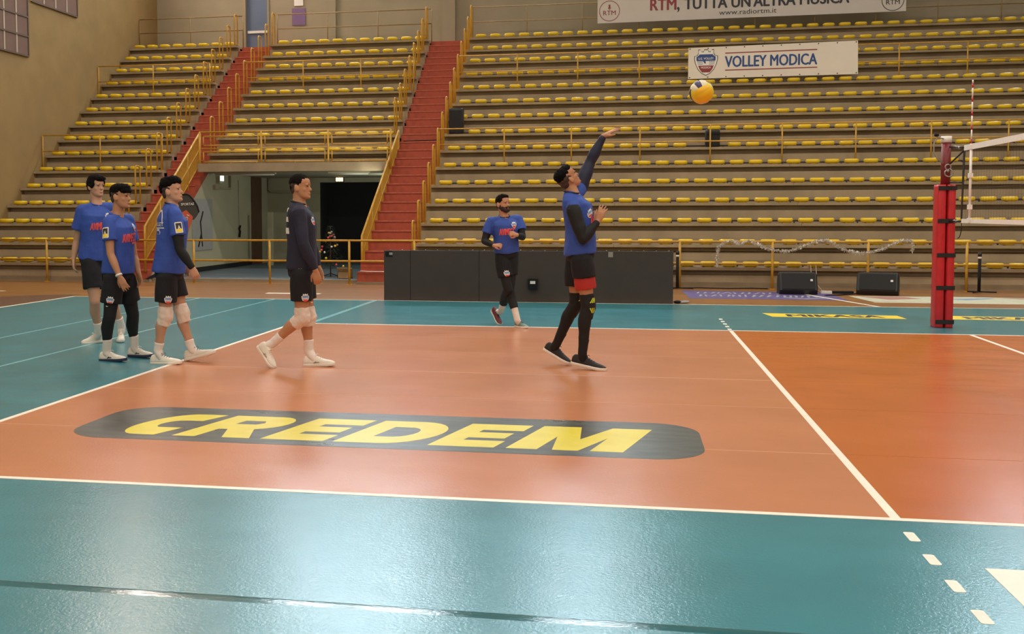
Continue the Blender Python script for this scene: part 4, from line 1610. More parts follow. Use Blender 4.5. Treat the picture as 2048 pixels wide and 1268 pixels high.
# ================================================================== people
SK = dict(
    a=mat('skin_fair', srgb(192, 144, 114), 0.55, 0.05, 9),
    b=mat('skin_tan', srgb(184, 130, 94), 0.55, 0.05, 9),
)
CL = dict(
    blue=mat('blue_jersey', srgb(50, 78, 160), 0.8, 0.06, 6, 0.35, 16, bdist=0.02),
    navy=mat('navy_training_top', srgb(34, 34, 52), 0.85, 0.08, 6, 0.35, 14, bdist=0.02),
    shorts=mat('black_shorts', srgb(16, 15, 20), 0.85, 0.1, 6, 0.3, 14, bdist=0.02),
    tight=mat('black_compression', srgb(15, 14, 16), 0.75, 0.1, 9),
    tight_n=mat('navy_compression', srgb(28, 34, 58), 0.65, 0.1, 9),
    pad_w=mat('white_knee_pad', srgb(226, 206, 190), 0.85, 0.06, 14, 0.4, 40, bdist=0.01),
    sock=mat('white_sock', srgb(232, 218, 206), 0.9, 0.04, 20, 0.3, 90, bdist=0.004),
    shoe_w=mat('white_shoe', srgb(232, 222, 206), 0.6, 0.04, 20),
    shoe_d=mat('black_shoe', srgb(38, 32, 32), 0.7, 0.1, 20, 0.3, 120, bdist=0.004),
    shoe_g=mat('teal_shoe', srgb(112, 140, 124), 0.6, 0.1, 20),
    shoe_m=mat('maroon_shoe', srgb(110, 46, 52), 0.6),
    sole_n=mat('navy_sole', srgb(44, 50, 78), 0.6),
    sole_w=mat('white_sole', srgb(236, 226, 212), 0.5),
    hair=mat('dark_hair', srgb(22, 16, 13), 0.95, 0.3, 30, 0.6, 60, bdist=0.01, spec=0.15),
    hair_b=mat('black_hair', srgb(13, 10, 10), 0.95, 0.3, 30, 0.6, 60, bdist=0.01, spec=0.15),
    fade=mat('cropped_side_hair', srgb(66, 46, 36), 0.75, 0.2, 40),
    beard=mat('dark_beard', srgb(48, 30, 24), 0.8, 0.3, 40, 0.6, 80, bdist=0.008),
    eye=mat('dark_eye', srgb(34, 24, 20), 0.3),
    lip=mat('lips', srgb(160, 92, 78), 0.5),
    red=mat('red_liner', srgb(172, 40, 34), 0.75, 0.06, 9),
    neon=mat('neon_print', srgb(206, 226, 60), 0.6),
    collar=mat('black_collar', srgb(22, 20, 24), 0.8),
)


def remesh(mb, voxel, it=4, amp=0.0, freq=6.0, stretch=(1, 1, 1), seed=0.0):
    me = mb.mesh('tmp', [])
    ob = bpy.data.objects.new('tmp', me)
    COL.objects.link(ob)
    md = ob.modifiers.new('r', 'REMESH')
    md.mode = 'VOXEL'
    md.voxel_size = voxel
    md.use_smooth_shade = True
    sm_ = ob.modifiers.new('s', 'SMOOTH')
    sm_.iterations = it
    sm_.factor = 0.5
    dg = bpy.context.evaluated_depsgraph_get()
    out = bpy.data.meshes.new_from_object(ob.evaluated_get(dg))
    bpy.data.objects.remove(ob)
    bpy.data.meshes.remove(me)
    if amp:
        nr = [v.normal.copy() for v in out.vertices]
        for v, n in zip(out.vertices, nr):
            c = v.co
            d = noise.noise((c.x * freq * stretch[0] + seed, c.y * freq * stretch[1], c.z * freq * stretch[2]))
            v.co = c + n * (amp * d)
    out.polygons.foreach_set('use_smooth', [True] * len(out.polygons))
    out.update()
    return out


def place(me, name, m_, parent):
    mm = m_ if isinstance(m_, (list, tuple)) else [m_]
    me.materials.clear()
    for x in mm:
        me.materials.append(x)
    o = parent_origin(parent)
    me.transform(Matrix.Translation(-o))
    me.name = name
    ob = bpy.data.objects.new(name, me)
    COL.objects.link(ob)
    ob.parent = parent
    return ob


def lerp(a, b, t):
    return a + (b - a) * t


def limb(mb, pts, rs, seg=16):
    """smooth tapered limb through the given points, rounded at both ends"""
    P, R = [], []
    n = len(pts)
    for i in range(n - 1):
        for k in range(4):
            t = k / 4
            P.append(lerp(pts[i], pts[i + 1], t))
            e = t * t * (3 - 2 * t)
            R.append(rs[i] + (rs[i + 1] - rs[i]) * e)
    P.append(pts[-1])
    R.append(rs[-1])
    d0 = (P[0] - P[1]).normalized()
    d1 = (P[-1] - P[-2]).normalized()
    P = [P[0] + d0 * R[0] * 0.9, P[0] + d0 * R[0] * 0.5] + P + [P[-1] + d1 * R[-1] * 0.5, P[-1] + d1 * R[-1] * 0.9]
    R = [R[0] * 0.4, R[0] * 0.86] + R + [R[-1] * 0.86, R[-1] * 0.4]
    mb.tube(P, R, seg)


def sleeve_tube(pts, rs, seg=20, mb=None):
    """open-ended looking cover over a limb, flat ends"""
    q = mb or MB()
    P, R = [], []
    n = len(pts)
    for i in range(n - 1):
        for k in range(6):
            t = k / 6
            P.append(lerp(pts[i], pts[i + 1], t))
            e = t * t * (3 - 2 * t)
            R.append(rs[i] + (rs[i + 1] - rs[i]) * e)
    P.append(pts[-1])
    R.append(rs[-1])
    q.tube(P, R, seg)
    return q


def hand(mb, wrist, d, nrm, s, curl=0.5, spread=0.12, left=False, thumb=0.6):
    """palm, four fingers and a thumb; d = pointing direction, nrm = back of the hand"""
    d = d.normalized()
    nrm = (nrm - d * nrm.dot(d)).normalized()
    lat = d.cross(nrm) * (-1 if left else 1)          # towards the thumb
    pl = 0.098 * s
    rg = []
    for t, w, h in ((-0.12, 0.024, 0.020), (0.0, 0.028, 0.020), (0.35, 0.038, 0.018), (0.75, 0.043, 0.016), (1.0, 0.041, 0.013), (1.06, 0.036, 0.009)):
        c = wrist + d * pl * t
        rg.append([c + lat * (x * s) + nrm * (y * s) for x, y in superell(0, 0, w, h, 2.6, 14)])
    mb.rings(rg)
    for k, (off, L) in enumerate(((0.031, 0.076), (0.0105, 0.086), (-0.0105, 0.080), (-0.031, 0.064))):
        b = wrist + d * pl * 0.98 + lat * off * s
        dir_ = (d + lat * off * spread * 30).normalized()
        pts = [b - dir_ * 0.02 * s, b]
        a = 0.0
        for seg_, f in ((0.42, 0.9), (0.32, 1.2), (0.26, 0.8)):
            a += curl * f
            v = dir_ * math.cos(a) - nrm * math.sin(a)
            pts.append(pts[-1] + v * L * seg_ * s)
        mb.tube(pts + [pts[-1] + (pts[-1] - pts[-2]) * 0.35], [0.0098 * s, 0.0098 * s, 0.0092 * s, 0.0086 * s, 0.0076 * s, 0.003 * s], 8)
    b = wrist + d * pl * 0.25 + lat * 0.026 * s - nrm * 0.004 * s
    v1 = (d * 0.75 + lat * thumb - nrm * 0.25).normalized()
    v2 = (d * 0.95 + lat * thumb * 0.3 - nrm * 0.3).normalized()
    mb.tube([b - v1 * 0.015 * s, b, b + v1 * 0.042 * s, b + v1 * 0.042 * s + v2 * 0.032 * s, b + v1 * 0.042 * s + v2 * 0.055 * s, b + v1 * 0.042 * s + v2 * 0.062 * s],
            [0.013 * s, 0.014 * s, 0.0115 * s, 0.0105 * s, 0.008 * s, 0.003 * s], 8)


HEAD = [(-.50, .31, .08, .10), (-.465, .375, .0, .17), (-.41, .395, -.09, .225), (-.34, .385, -.15, .255), (-.27, .382, -.22, .272), (-.18, .380, -.28, .285), (-.09, .385, -.33, .298),
        (0, .378, -.375, .308), (.08, .405, -.395, .315), (.17, .408, -.405, .322), (.27, .388, -.395, .318), (.36, .325, -.35, .285), (.43, .225, -.265, .215), (.475, .12, -.16, .13), (.495, .03, -.07, .05)]


def head_frame(c, yaw, pitch, h, tilt=0.0):
    F = Vector((math.cos(pitch) * math.cos(yaw), math.cos(pitch) * math.sin(yaw), math.sin(pitch)))
    L = Vector((-math.sin(yaw), math.cos(yaw), 0))
    U = F.cross(L)
    if tilt:
        q = Matrix.Rotation(tilt, 3, F)
        L, U = q @ L, q @ U

    def T(f, l, u):
        return c + F * (f * h) + L * (l * h) + U * (u * h)
    return T, F, L, U


def head_mesh(mb, T, F, L, U, h):
    rg = []
    for u, fr, bk, w in HEAD:
        c, r = (fr + bk) / 2, (fr - bk) / 2
        ring = []
        for k in range(28):
            t = 2 * PI * k / 28
            x = c + r * math.copysign(abs(math.cos(t)) ** 0.9, math.cos(t))
            ws = w * (1.0 - 0.16 * max(0, math.cos(t)) * (1 if u < 0.1 else 0.4))
            ring.append(T(x, ws * math.copysign(abs(math.sin(t)) ** 0.88, math.sin(t)), u))
        rg.append(ring)
    mb.rings(rg)
    # nose
    rg = []
    for u, f, w, dpt in ((.075, .395, .028, .05), (.02, .415, .034, .07), (-.05, .455, .045, .09), (-.11, .495, .062, .11), (-.145, .505, .070, .12), (-.175, .455, .062, .09), (-.19, .40, .04, .05)):
        rg.append([T(f - dpt + dpt * math.cos(t), w * math.sin(t), u) for t in [2 * PI * k / 12 for k in range(12)]])
    mb.rings(rg)
    # brow, lips, chin, cheeks
    for s in (-1, 1):
        mb.ell(T(.355, .125 * s, .075), F * .055 * h, L * .10 * h, U * .03 * h, 12, 8)
        mb.ell(T(.22, .17 * s, -.12), F * .10 * h, L * .085 * h, U * .12 * h, 12, 8)
        # ear
        mb.ell(T(-.045, .345 * s, -.05), (F * .088 - L * .03 * s) * h, L * .036 * h, (U * .148 - F * .025) * h, 12, 8)
    mb.ell(T(.385, 0, -.262), F * .04 * h, L * .085 * h, U * .026 * h, 12, 8)
    mb.ell(T(.380, 0, -.312), F * .042 * h, L * .075 * h, U * .028 * h, 12, 8)
    mb.ell(T(.345, 0, -.43), F * .07 * h, L * .10 * h, U * .06 * h, 12, 8)


def shoe(person, heel, toe, cols, s=1.0, name_label=None, lat_hint=None, sole_h=0.030, laces=True, swoosh=None):
    """heel and toe = ends of the sole; cols = upper, sole, lace"""
    heel, toe = Vector(heel), Vector(toe)
    X = (toe - heel)
    Ls = X.length
    X = X / Ls
    Yv = Vector((0, 0, 1)).cross(X).normalized()
    Z = X.cross(Yv)
    HW = [(0.0, .020), (.04, .031), (.12, .036), (.3, .036), (.45, .037), (.6, .043), (.74, .047), (.86, .044), (.95, .035), (1.0, .018)]
    TOP = [(0.0, .080), (.04, .104), (.12, .112), (.25, .108), (.36, .112), (.46, .098), (.6, .078), (.74, .066), (.86, .060), (.95, .052), (1.0, .044)]

    def tab(T_, x):
        for (a, va), (b, vb) in zip(T_[:-1], T_[1:]):
            if a <= x <= b:
                return va + (vb - va) * (x - a) / (b - a)
        return T_[-1][1]
    xs_ = [0, .02, .05, .1, .18, .27, .36, .45, .54, .63, .72, .8, .87, .93, .97, 1.0]
    rg = []
    for x in xs_:
        w, h = tab(HW, x) * s, tab(TOP, x) * s
        c = heel + X * (x * Ls)
        ring = []
        for k in range(13):
            t = PI * k / 12
            px = w * 0.96 * math.copysign(abs(math.cos(t)) ** 0.62, math.cos(t))
            if h > 0.085 * s:
                px *= 1 - 0.28 * (math.sin(t) ** 2)
            ring.append(c + Yv * px + Z * (sole_h * 0.6 + (h - sole_h * 0.6) * (math.sin(t) ** 0.8)))
        rg.append(ring)
    q = MB()
    q.rings(rg)
    sh = q.build('shoe', cols[0], person)
    if name_label:
        sh['label'] = name_label
    q = MB()
    rg = []
    for z, sc in ((0.0, 0.93), (0.006, 1.0), (sole_h * 0.8, 1.04), (sole_h, 1.0)):
        ring = []
        for x in xs_:
            ring.append(heel + X * ((0.5 + (x - 0.5) * (1 + 0.03 * sc)) * Ls) + Yv * (tab(HW, x) * s * sc) + Z * (z + 0.010 * max(0, x - 0.8) / 0.2))
        for x in reversed(xs_):
            ring.append(heel + X * ((0.5 + (x - 0.5) * (1 + 0.03 * sc)) * Ls) - Yv * (tab(HW, x) * s * sc) + Z * (z + 0.010 * max(0, x - 0.8) / 0.2))
        rg.append(ring)
    q.rings(rg)
    q.build('sole', cols[1], sh)
    if laces:
        q = MB()
        for x in (.42, .49, .56, .63):
            h = tab(TOP, x) * s
            c = heel + X * (x * Ls) + Z * (h + 0.002)
            q.tube([c - Yv * 0.022 * s - Z * 0.008, c + Z * 0.002, c + Yv * 0.022 * s - Z * 0.008], 0.0035, 5)
        c = heel + X * (.40 * Ls) + Z * (tab(TOP, .40) * s + 0.004)
        for sg in (-1, 1):
            q.tube([c, c + Yv * 0.02 * sg + X * 0.01 + Z * 0.014, c + Yv * 0.035 * sg + X * 0.02 + Z * 0.002], 0.003, 5)
        q.build('laces', cols[2], sh)
    if swoosh:
        q = MB()
        for sg in (-1, 1):
            base = heel + X * (.36 * Ls) + Yv * (tab(HW, .4) * s * 0.93 * sg) + Z * 0.040
            e = X * 0.05
            for a, b in (((0, 0), (1, .25)), ((.3, .28), (1.25, .1)), ((.1, -.05), (.5, .5))):
                q.tube([base + e * a[0] + Z * a[1] * 0.03 + Yv * sg * 0.002, base + e * b[0] + Z * b[1] * 0.03 + Yv * sg * 0.002], 0.004, 5)
        q.build('side_mark', swoosh, sh)
    return sh


def drape_decal(cloth, parent, name, mats, build, origin, ex, ey, ray):
    """draw flat artwork with build(mb) in the plane (ex, ey) and drop it on to the cloth along ray"""
    me = cloth.data
    off = parent_origin(cloth)
    bvh = BVHTree.FromPolygons([v.co + off for v in me.vertices], [tuple(p.vertices) for p in me.polygons])
    q = MB()
    build(q, Vector(origin), Vector(ex).normalized(), Vector(ey).normalized())
    # refine so that the print follows the cloth
    import bmesh
    me2 = q.mesh('art', mats)
    bm = bmesh.new()
    bm.from_mesh(me2)
    bmesh.ops.triangulate(bm, faces=bm.faces)
    for _ in range(3):
        long_ = [e for e in bm.edges if e.calc_length() > 0.022]
        if not long_:
            break
        bmesh.ops.subdivide_edges(bm, edges=long_, cuts=1, use_grid_fill=False)
        bmesh.ops.triangulate(bm, faces=[f for f in bm.faces if len(f.verts) > 3])
    ray = Vector(ray).normalized()
    for v in bm.verts:
        # depth order of the layers is kept as a small lift
        lift = (Vector(origin) - v.co).dot(ray)
        base = v.co + ray * lift
        hit = bvh.ray_cast(base - ray * 0.6, ray, 1.4)
        if hit[0] is not None:
            v.co = hit[0] - ray * (0.0035 + lift)
    # throw away pieces stretched over an edge
    bad = [f for f in bm.faces if max(e.calc_length() for e in f.edges) > 0.06]
    bmesh.ops.delete(bm, geom=bad, context='FACES')
    bm.to_mesh(me2)
    bm.free()
    me2.transform(Matrix.Translation(-off))
    me2.name = name
    ob = bpy.data.objects.new(name, me2)
    COL.objects.link(ob)
    ob.parent = parent
    return ob


CREST_M = [M['white'], M['lightblue'], M['coral'], M['banner']]


def art_crest(s):
    def f(q, o, ex, ey):
        crest(q, o, ex, ey, s, ex.cross(ey), lettering=False)
    return f


def art_sponsor(w, h):
    def f(q, o, ex, ey):
        lay_text(q, 'AVIMECC', o - ex * (w / 2) - ey * (h / 2), ex, ey, w, h, 0.05)
        q.prism(rect(w * .12, -h * .85, w * .5, -h * .6), o, ex, ey, ex.cross(ey) * .0004)
    return f


def art_badge(w, h):
    def f(q, o, ex, ey):
        n = ex.cross(ey)
        q.prism(rrect(-w / 2, -h / 2, w / 2, h / 2, 0.008, 3), o, ex, ey, n * 0.0004, 0)
        q.prism(rect(-w * .38, -h * .40, w * .38, h * .40), o + n * 0.001, ex, ey, n * 0.0004, 1)
        q.prism(rect(-w * .38, -h * .40, w * .38, -h * .12), o + n * 0.002, ex, ey, n * 0.0004, 2)
        q.prism([(-w * .2, -h * .16), (0, h * .22), (w * .2, -h * .16), (w * .08, -h * .16), (0, 0), (-w * .08, -h * .16)], o + n * 0.003, ex, ey, n * 0.0004, 0)
    return f


BADGE_M = [M['banner'], M['ink'], M['yellow_p']]


def person(P):
    Y = P['Y']
    s = P['s']
    J = {k: at(u, v, Y + dy) for k, (u, v, dy) in P['J'].items()}
    base = (J['heelR'] + J['heelL']) / 2
    base.z = MT
    root = thing('person', base, P['label'], 'person')
    skin = P['skin']
    up = (J['neck'] - J['pelvis']).normalized()
    latS = (J['shL'] - J['shR']).normalized()
    latH = (J['hipL'] - J['hipR']).normalized()
    bend = P.get('bend', 0.0)

    def torso_ring(t, w, d, fs=0.0, seg=26, n=2.3):
        lat = lerp(latH, latS, max(0, min(1, t))).normalized()
        lat = (lat - up * lat.dot(up)).normalized()
        fr = lat.cross(up)
        c = lerp(J['pelvis'], J['neck'], t) + fr * (fs + bend * math.sin(PI * max(0, min(1, t)))) 
        tl = 0.28 * max(0, min(1, (t - .80) / .2))
        return [c + lat * x + fr * y - up * (tl * y + tl * .25 * abs(x)) for x, y in superell(0, 0, w * s, d * s, n, seg)]

    # ---------------- skin: one continuous body
    b = MB()
    b.rings([torso_ring(*r) for r in ((-.16, .10, .085), (-.12, .13, .10), (-.03, .15, .105), (.06, .15, .105), (.28, .135, .092, .004), (.5, .145, .098, .01), (.7, .158, .104, .012), (.84, .145, .09, .004), (.92, .105, .07, -.008), (.98, .066, .060, -.012), (1.04, .055, .055, -.012))])
    hd = P['head']
    hc = at(*hd['c'][:2], Y + hd['c'][2])
    h = hd['h']
    T, F, L, U = head_frame(hc, hd['yaw'], hd['pitch'], h, hd.get('tilt', 0))
    head_mesh(b, T, F, L, U, h)
    limb(b, [J['neck'] - up * 0.05, lerp(J['neck'], T(-.10, 0, -.32), .5), T(-.09, 0, -.22)], [.072 * s, .060 * s, .058 * s])
    for sd in 'RL':
        sh_, el, wr = J['sh' + sd], J['el' + sd], J['wr' + sd]
        limb(b, [sh_, lerp(sh_, el, .35), el], [.052 * s, .052 * s, .041 * s])
        limb(b, [el, lerp(el, wr, .3), wr], [.041 * s, .043 * s, .028 * s])
        inner = lerp(J['neck'], sh_, 0.45) - up * 0.05
        limb(b, [inner, sh_], [.060 * s, .052 * s])
        hv = P['hand' + sd]
        tip = J['ha' + sd]
        hand(b, wr, tip - wr, Vector(hv['n']), s * 0.98, hv.get('curl', .4), hv.get('spread', .1), left=hv.get('flip', False), thumb=hv.get('thumb', .6))
        hip, kn, an = J['hip' + sd], J['kn' + sd], J['an' + sd]
        fr = latH.cross(up)
        limb(b, [hip, lerp(hip, kn, .35), kn], [.092 * s, .083 * s, .060 * s])
        calf = lerp(kn, an, .30) - fr * 0.018 * s
        limb(b, [kn, calf, lerp(kn, an, .62) - fr * 0.006, an], [.057 * s, .060 * s, .046 * s, .037 * s])
        heel, toe = J['heel' + sd], J['toe' + sd]
        limb(b, [an, lerp(heel, toe, .42) + Vector((0, 0, .055))], [.030 * s, .022 * s])
    body = place(remesh(b, 0.0062, 3), 'body', SK[skin], root)

    # ---------------- face and hair
    for sg in (-1, 1):
        q = MB()
        q.ell(T(.358, .122 * sg, .012), F * .03 * h, L * .042 * h, U * .016 * h, 10, 6)
        q.build('eye', CL['eye'], root)
        q = MB()
        q.tube([T(.402, .055 * sg, .088), T(.400, .12 * sg, .098), T(.345, .20 * sg, .072)], [.008 * h, .011 * h, .006 * h], 6)
        q.build('eyebrow', CL['hair'], root)
    q = MB()
    q.tube([T(.385, .09, -.288), T(.424, 0, -.287), T(.385, -.09, -.288)], [.006 * h, .013 * h, .006 * h], 6)
    q.build('mouth', CL['lip'], root)

    def tufts(lst, fat=.024):
        q = MB()
        for f, l, u, rf, rl, ru in lst:
            q.ell(T(f, l, u), F * (rf + fat) * h, L * (rl + fat) * h, U * (ru + fat) * h, 18, 12)
        return q
    if 'fade' in P:
        place(remesh(tufts(P['fade'], .012), 0.007, 3), 'cropped_hair', CL['fade'], root)
    place(remesh(tufts(P['hair']), 0.007, 1, P.get('hamp', 0.007), P.get('hfreq', 46), seed=3.3), 'hair', CL[P.get('haircol', 'hair')], root)
    if 'beard' in P:
        place(remesh(tufts(P['beard']), 0.006, 2, 0.004, 60), 'beard', CL['beard'], root)

    # ---------------- shirt
    tp = P['top']
    q = MB()
    kw, kd = tp.get('kw', 1.0), tp.get('kd', 1.0)
    hem = tp['hem']
    rr = []
    for t, w, d, f in ((hem, .186, .150, .0), (hem + .04, .188, .150, .0), (.22, .182, .142, .004), (.42, .180, .138, .008), (.62, .192, .142, .012), (.78, .196, .136, .008), (.87, .180, .118, .0), (.94, .138, .092, -.008), (.985, .090, .078, -.012), (1.015, .072, .068, -.012), (1.03, .064, .062, -.012)):
        e = 1.0 if t > .8 else 1
        rr.append(torso_ring(t, w * (kw if t < .8 else 1), d * (kd if t < .8 else 1), f))
    q.rings(rr)
    for sd in 'RL':
        sh_, el, wr = J['sh' + sd], J['el' + sd], J['wr' + sd]
        inner = lerp(J['neck'], sh_, 0.32) - up * 0.030
        if tp['sleeve'] == 'long':
            limb(q, [inner, sh_], [.066 * s, .072 * s])
            sleeve_tube([sh_ - (el - sh_) * .1, lerp(sh_, el, .5), el, lerp(el, wr, .45), lerp(el, wr, .97)], [.070 * s, .066 * s, .056 * s, .054 * s, .040 * s], mb=q)
        else:
            f = tp['sleeve']
            limb(q, [inner, sh_], [.066 * s, .072 * s])
            if f > .1:
                limb(q, [sh_, sh_ + (el - sh_) * .2], [.071 * s, .076 * s])
                sleeve_tube([sh_, sh_ + (el - sh_) * f * .5, sh_ + (el - sh_) * f], [.070 * s, .079 * s, .084 * s], mb=q)
    shirt = place(remesh(q, 0.009, 3, tp.get('wr', 0.010), 9, (1.2, 1.2, .6), seed=Y + base.x), 'shirt', CL[tp['col']], root)
    if tp.get('collar', True):
        q = MB()
        rg = torso_ring(1.01, .074, .070, -.012)
        q.tube([p - up * 0.001 for p in rg], 0.009, 6, closed=True)
        q.build('collar', CL['collar'] if tp.get('collar') == 'black' else CL[tp['col']], shirt)

    # ---------------- shorts
    so = P['shorts']
    q = MB()
    q.rings([torso_ring(*r) for r in ((.20, .140, .100), (.10, .156, .116), (.02, .170, .130), (-.05, .178, .138), (-.13, .165, .130), (-.17, .12, .10))])
    for sd in 'RL':
        hip, kn = J['hip' + sd], J['kn' + sd]
        e = so['len' + sd]
        k_ = so.get('k', 1.0)
        sleeve_tube([hip + (hip - kn) * .08, lerp(hip, kn, .04), lerp(hip, kn, e * .5), lerp(hip, kn, e)], [.094 * s, .106 * s * k_, .112 * s * k_, .110 * s * k_], mb=q)
    shorts = place(remesh(q, 0.009, 3, 0.009, 8, (1.2, 1.2, .6), seed=base.x), 'shorts', CL['shorts'], root)

    # ---------------- sleeves, tights, knee pads, socks
    for sd, cover, col in P.get('arm_cover', ()):
        sh_, el, wr = J['sh' + sd], J['el' + sd], J['wr' + sd]
        a, e = cover
        ar = P.get('armr', 1.0)
        q = MB()
        limb(q, [lerp(sh_, el, a), lerp(sh_, el, .6), el], [.064 * s * ar, .060 * s * ar, .050 * s * max(1, ar * .95)])
        limb(q, [el, lerp(el, wr, .3), lerp(el, wr, e)], [.050 * s * max(1, ar * .95), .052 * s * ar, .035 * s])
        place(remesh(q, 0.008, 3, 0.004, 14), 'arm_sleeve', CL[col], root)
    for sd, a, e, col in P.get('tights', ()):
        hip, kn, an = J['hip' + sd], J['kn' + sd], J['an' + sd]
        fr = latH.cross(up)
        q = MB()
        calf = lerp(kn, an, .30) - fr * 0.018 * s
        low = lerp(kn, an, .62) - fr * 0.006
        pts = [lerp(hip, kn, a), lerp(hip, kn, (1 + a) / 2), kn, calf] + ([low, lerp(kn, an, e)] if e > .62 else [lerp(kn, an, e)])
        rs = [(.099 - .032 * a) * s, (.099 - .032 * (1 + a) / 2) * s, .067 * s, .067 * s] + ([.053 * s, .044 * s] if e > .62 else [.062 * s])
        sleeve_tube(pts, rs, mb=q)
        place(remesh(q, 0.008, 3, 0.003, 14), 'tights', CL[col], root)
    for sd, col in P.get('pads', ()):
        hip, kn, an = J['hip' + sd], J['kn' + sd], J['an' + sd]
        fr = latH.cross(up)
        q = MB()
        c = kn + fr * 0.008
        pr_ = P.get('padr', 1.0)
        sleeve_tube([lerp(kn, hip, .24), lerp(kn, hip, .12), c, lerp(kn, an, .14), lerp(kn, an, .27)], [.074 * s * pr_, .078 * s * pr_, .080 * s * pr_, .072 * s * pr_, .068 * s * pr_], mb=q)
        place(remesh(q, 0.008, 3, 0.006, 24), 'knee_pad', CL[col], root)
    for sd, e, col in P.get('socks', ()):
        kn, an = J['kn' + sd], J['an' + sd]
        fr = latH.cross(up)
        q = MB()
        heel, toe = J['heel' + sd], J['toe' + sd]
        topp = lerp(an, kn, e)
        sleeve_tube([lerp(heel, toe, .36) + Vector((0, 0, .055)), lerp(lerp(heel, toe, .34) + Vector((0, 0, .055)), an, .6), an, lerp(an, kn, e * .5), topp], [.036 * s, .045 * s, .046 * s, .047 * s, .051 * s], mb=q)
        place(remesh(q, 0.008, 2, 0.002, 20), 'sock', CL[col], root)
    for sd in 'RL':
        c = P['shoe' + sd]
        shoe(root, J['heel' + sd], J['toe' + sd], [CL[c[0]], CL[c[1]], CL[c[2]]], s, swoosh=P.get('mark'))
    return dict(root=root, J=J, shirt=shirt, shorts=shorts, up=up, lat=latS, latH=latH, fr=latS.cross(up).normalized(), frH=latH.cross(up).normalized(), s=s, body=body, head=T)


def chest_prints(R, sponsor=True, crest_u=.10, y=.17):
    """crest on the wearer's left breast, sponsor name under it"""
    J, up, lat, fr = R['J'], R['up'], R['lat'], R['fr']
    c = lerp(J['pelvis'], J['neck'], .76)
    drape_decal(R['shirt'], R['shirt'], 'crest', CREST_M, art_crest(.082), c + lat * crest_u + fr * .3, lat, up, -fr)
    if sponsor:
        drape_decal(R['shirt'], R['shirt'], 'sponsor_print', [M['coral']], art_sponsor(.22, .085), lerp(J['pelvis'], J['neck'], .60) + fr * .3, lat, up, -fr)


def side_crest(R, sd, k=.62, s=.085):
    """club crest low on the outside of a trouser leg"""
    J = R['J']
    hip, kn = J['hip' + sd], J['kn' + sd]
    out = R['latH'] * (1 if sd == 'L' else -1)
    up = (hip - kn).normalized()
    c = lerp(hip, kn, k)
    d = (out + R['frH'] * .5).normalized()
    ex = up.cross(d)
    drape_decal(R['shorts'], R['shorts'], 'crest', CREST_M, art_crest(s), c + d * .3, ex, up, -d)


def arm_badge(R, sd, f=.30):
    J = R['J']
    sh_, el = J['sh' + sd], J['el' + sd]
    out = R['lat'] * (1 if sd == 'L' else -1)
    up = (sh_ - el).normalized()
    d = (out + R['fr'] * .15 - up * out.dot(up)).normalized()
    ex = up.cross(d)
    drape_decal(R['shirt'], R['shirt'], 'sleeve_badge', BADGE_M, art_badge(.075, .115), lerp(sh_, el, f) + d * .3, ex, up, -d)


CAP = (-.07, 0, .15, .405, .348, .375)
rad = math.radians
# --- player at the very back left, looking over his shoulder
p1 = person(dict(
    Y=6.25, s=1.04, skin='a', label='tall player in blue jersey standing behind the others, bare arms, white socks',
    J=dict(neck=(195, 407, .0), shR=(164, 421, -.10), shL=(224, 417, .14), elR=(154, 481, -.06), wrR=(147, 518, -.10), haR=(147, 540, -.12), elL=(240, 470, .22), wrL=(244, 512, .14), haL=(244, 535, .10),
           pelvis=(188, 512, .02), hipR=(180, 523, -.08), hipL=(200, 523, .09), knR=(190, 604, -.13), anR=(198, 667, .02), heelR=(206, 684, .10), toeR=(164, 690, -.06),
           knL=(226, 600, .12), anL=(243, 655, .32), heelL=(243, 676, .40), toeL=(241, 686, .12)),
    head=dict(c=(192, 373, 0), yaw=rad(-26), pitch=rad(2), h=.25),
    handR=dict(n=(-.8, -.5, 0), curl=.35), handL=dict(n=(.6, .8, 0), curl=.4),
    top=dict(col='blue', sleeve=.62, hem=-.06, kw=.98, kd=1.04), shorts=dict(lenR=.66, lenL=.66, k=.98),
    hair=[(-.09, 0, .20, .39, .348, .33), (.02, 0, .38, .38, .34, .20), (.30, .02, .36, .17, .27, .14), (-.30, 0, .05, .16, .27, .30), (.05, .29, .18, .22, .09, .2), (.02, -.29, .14, .22, .09, .22)],
    socks=(('R', .36, 'sock'), ('L', .36, 'sock')), shoeR=('shoe_w', 'sole_w', 'shoe_w'), shoeL=('shoe_w', 'sole_w', 'shoe_w')))
chest_prints(p1)

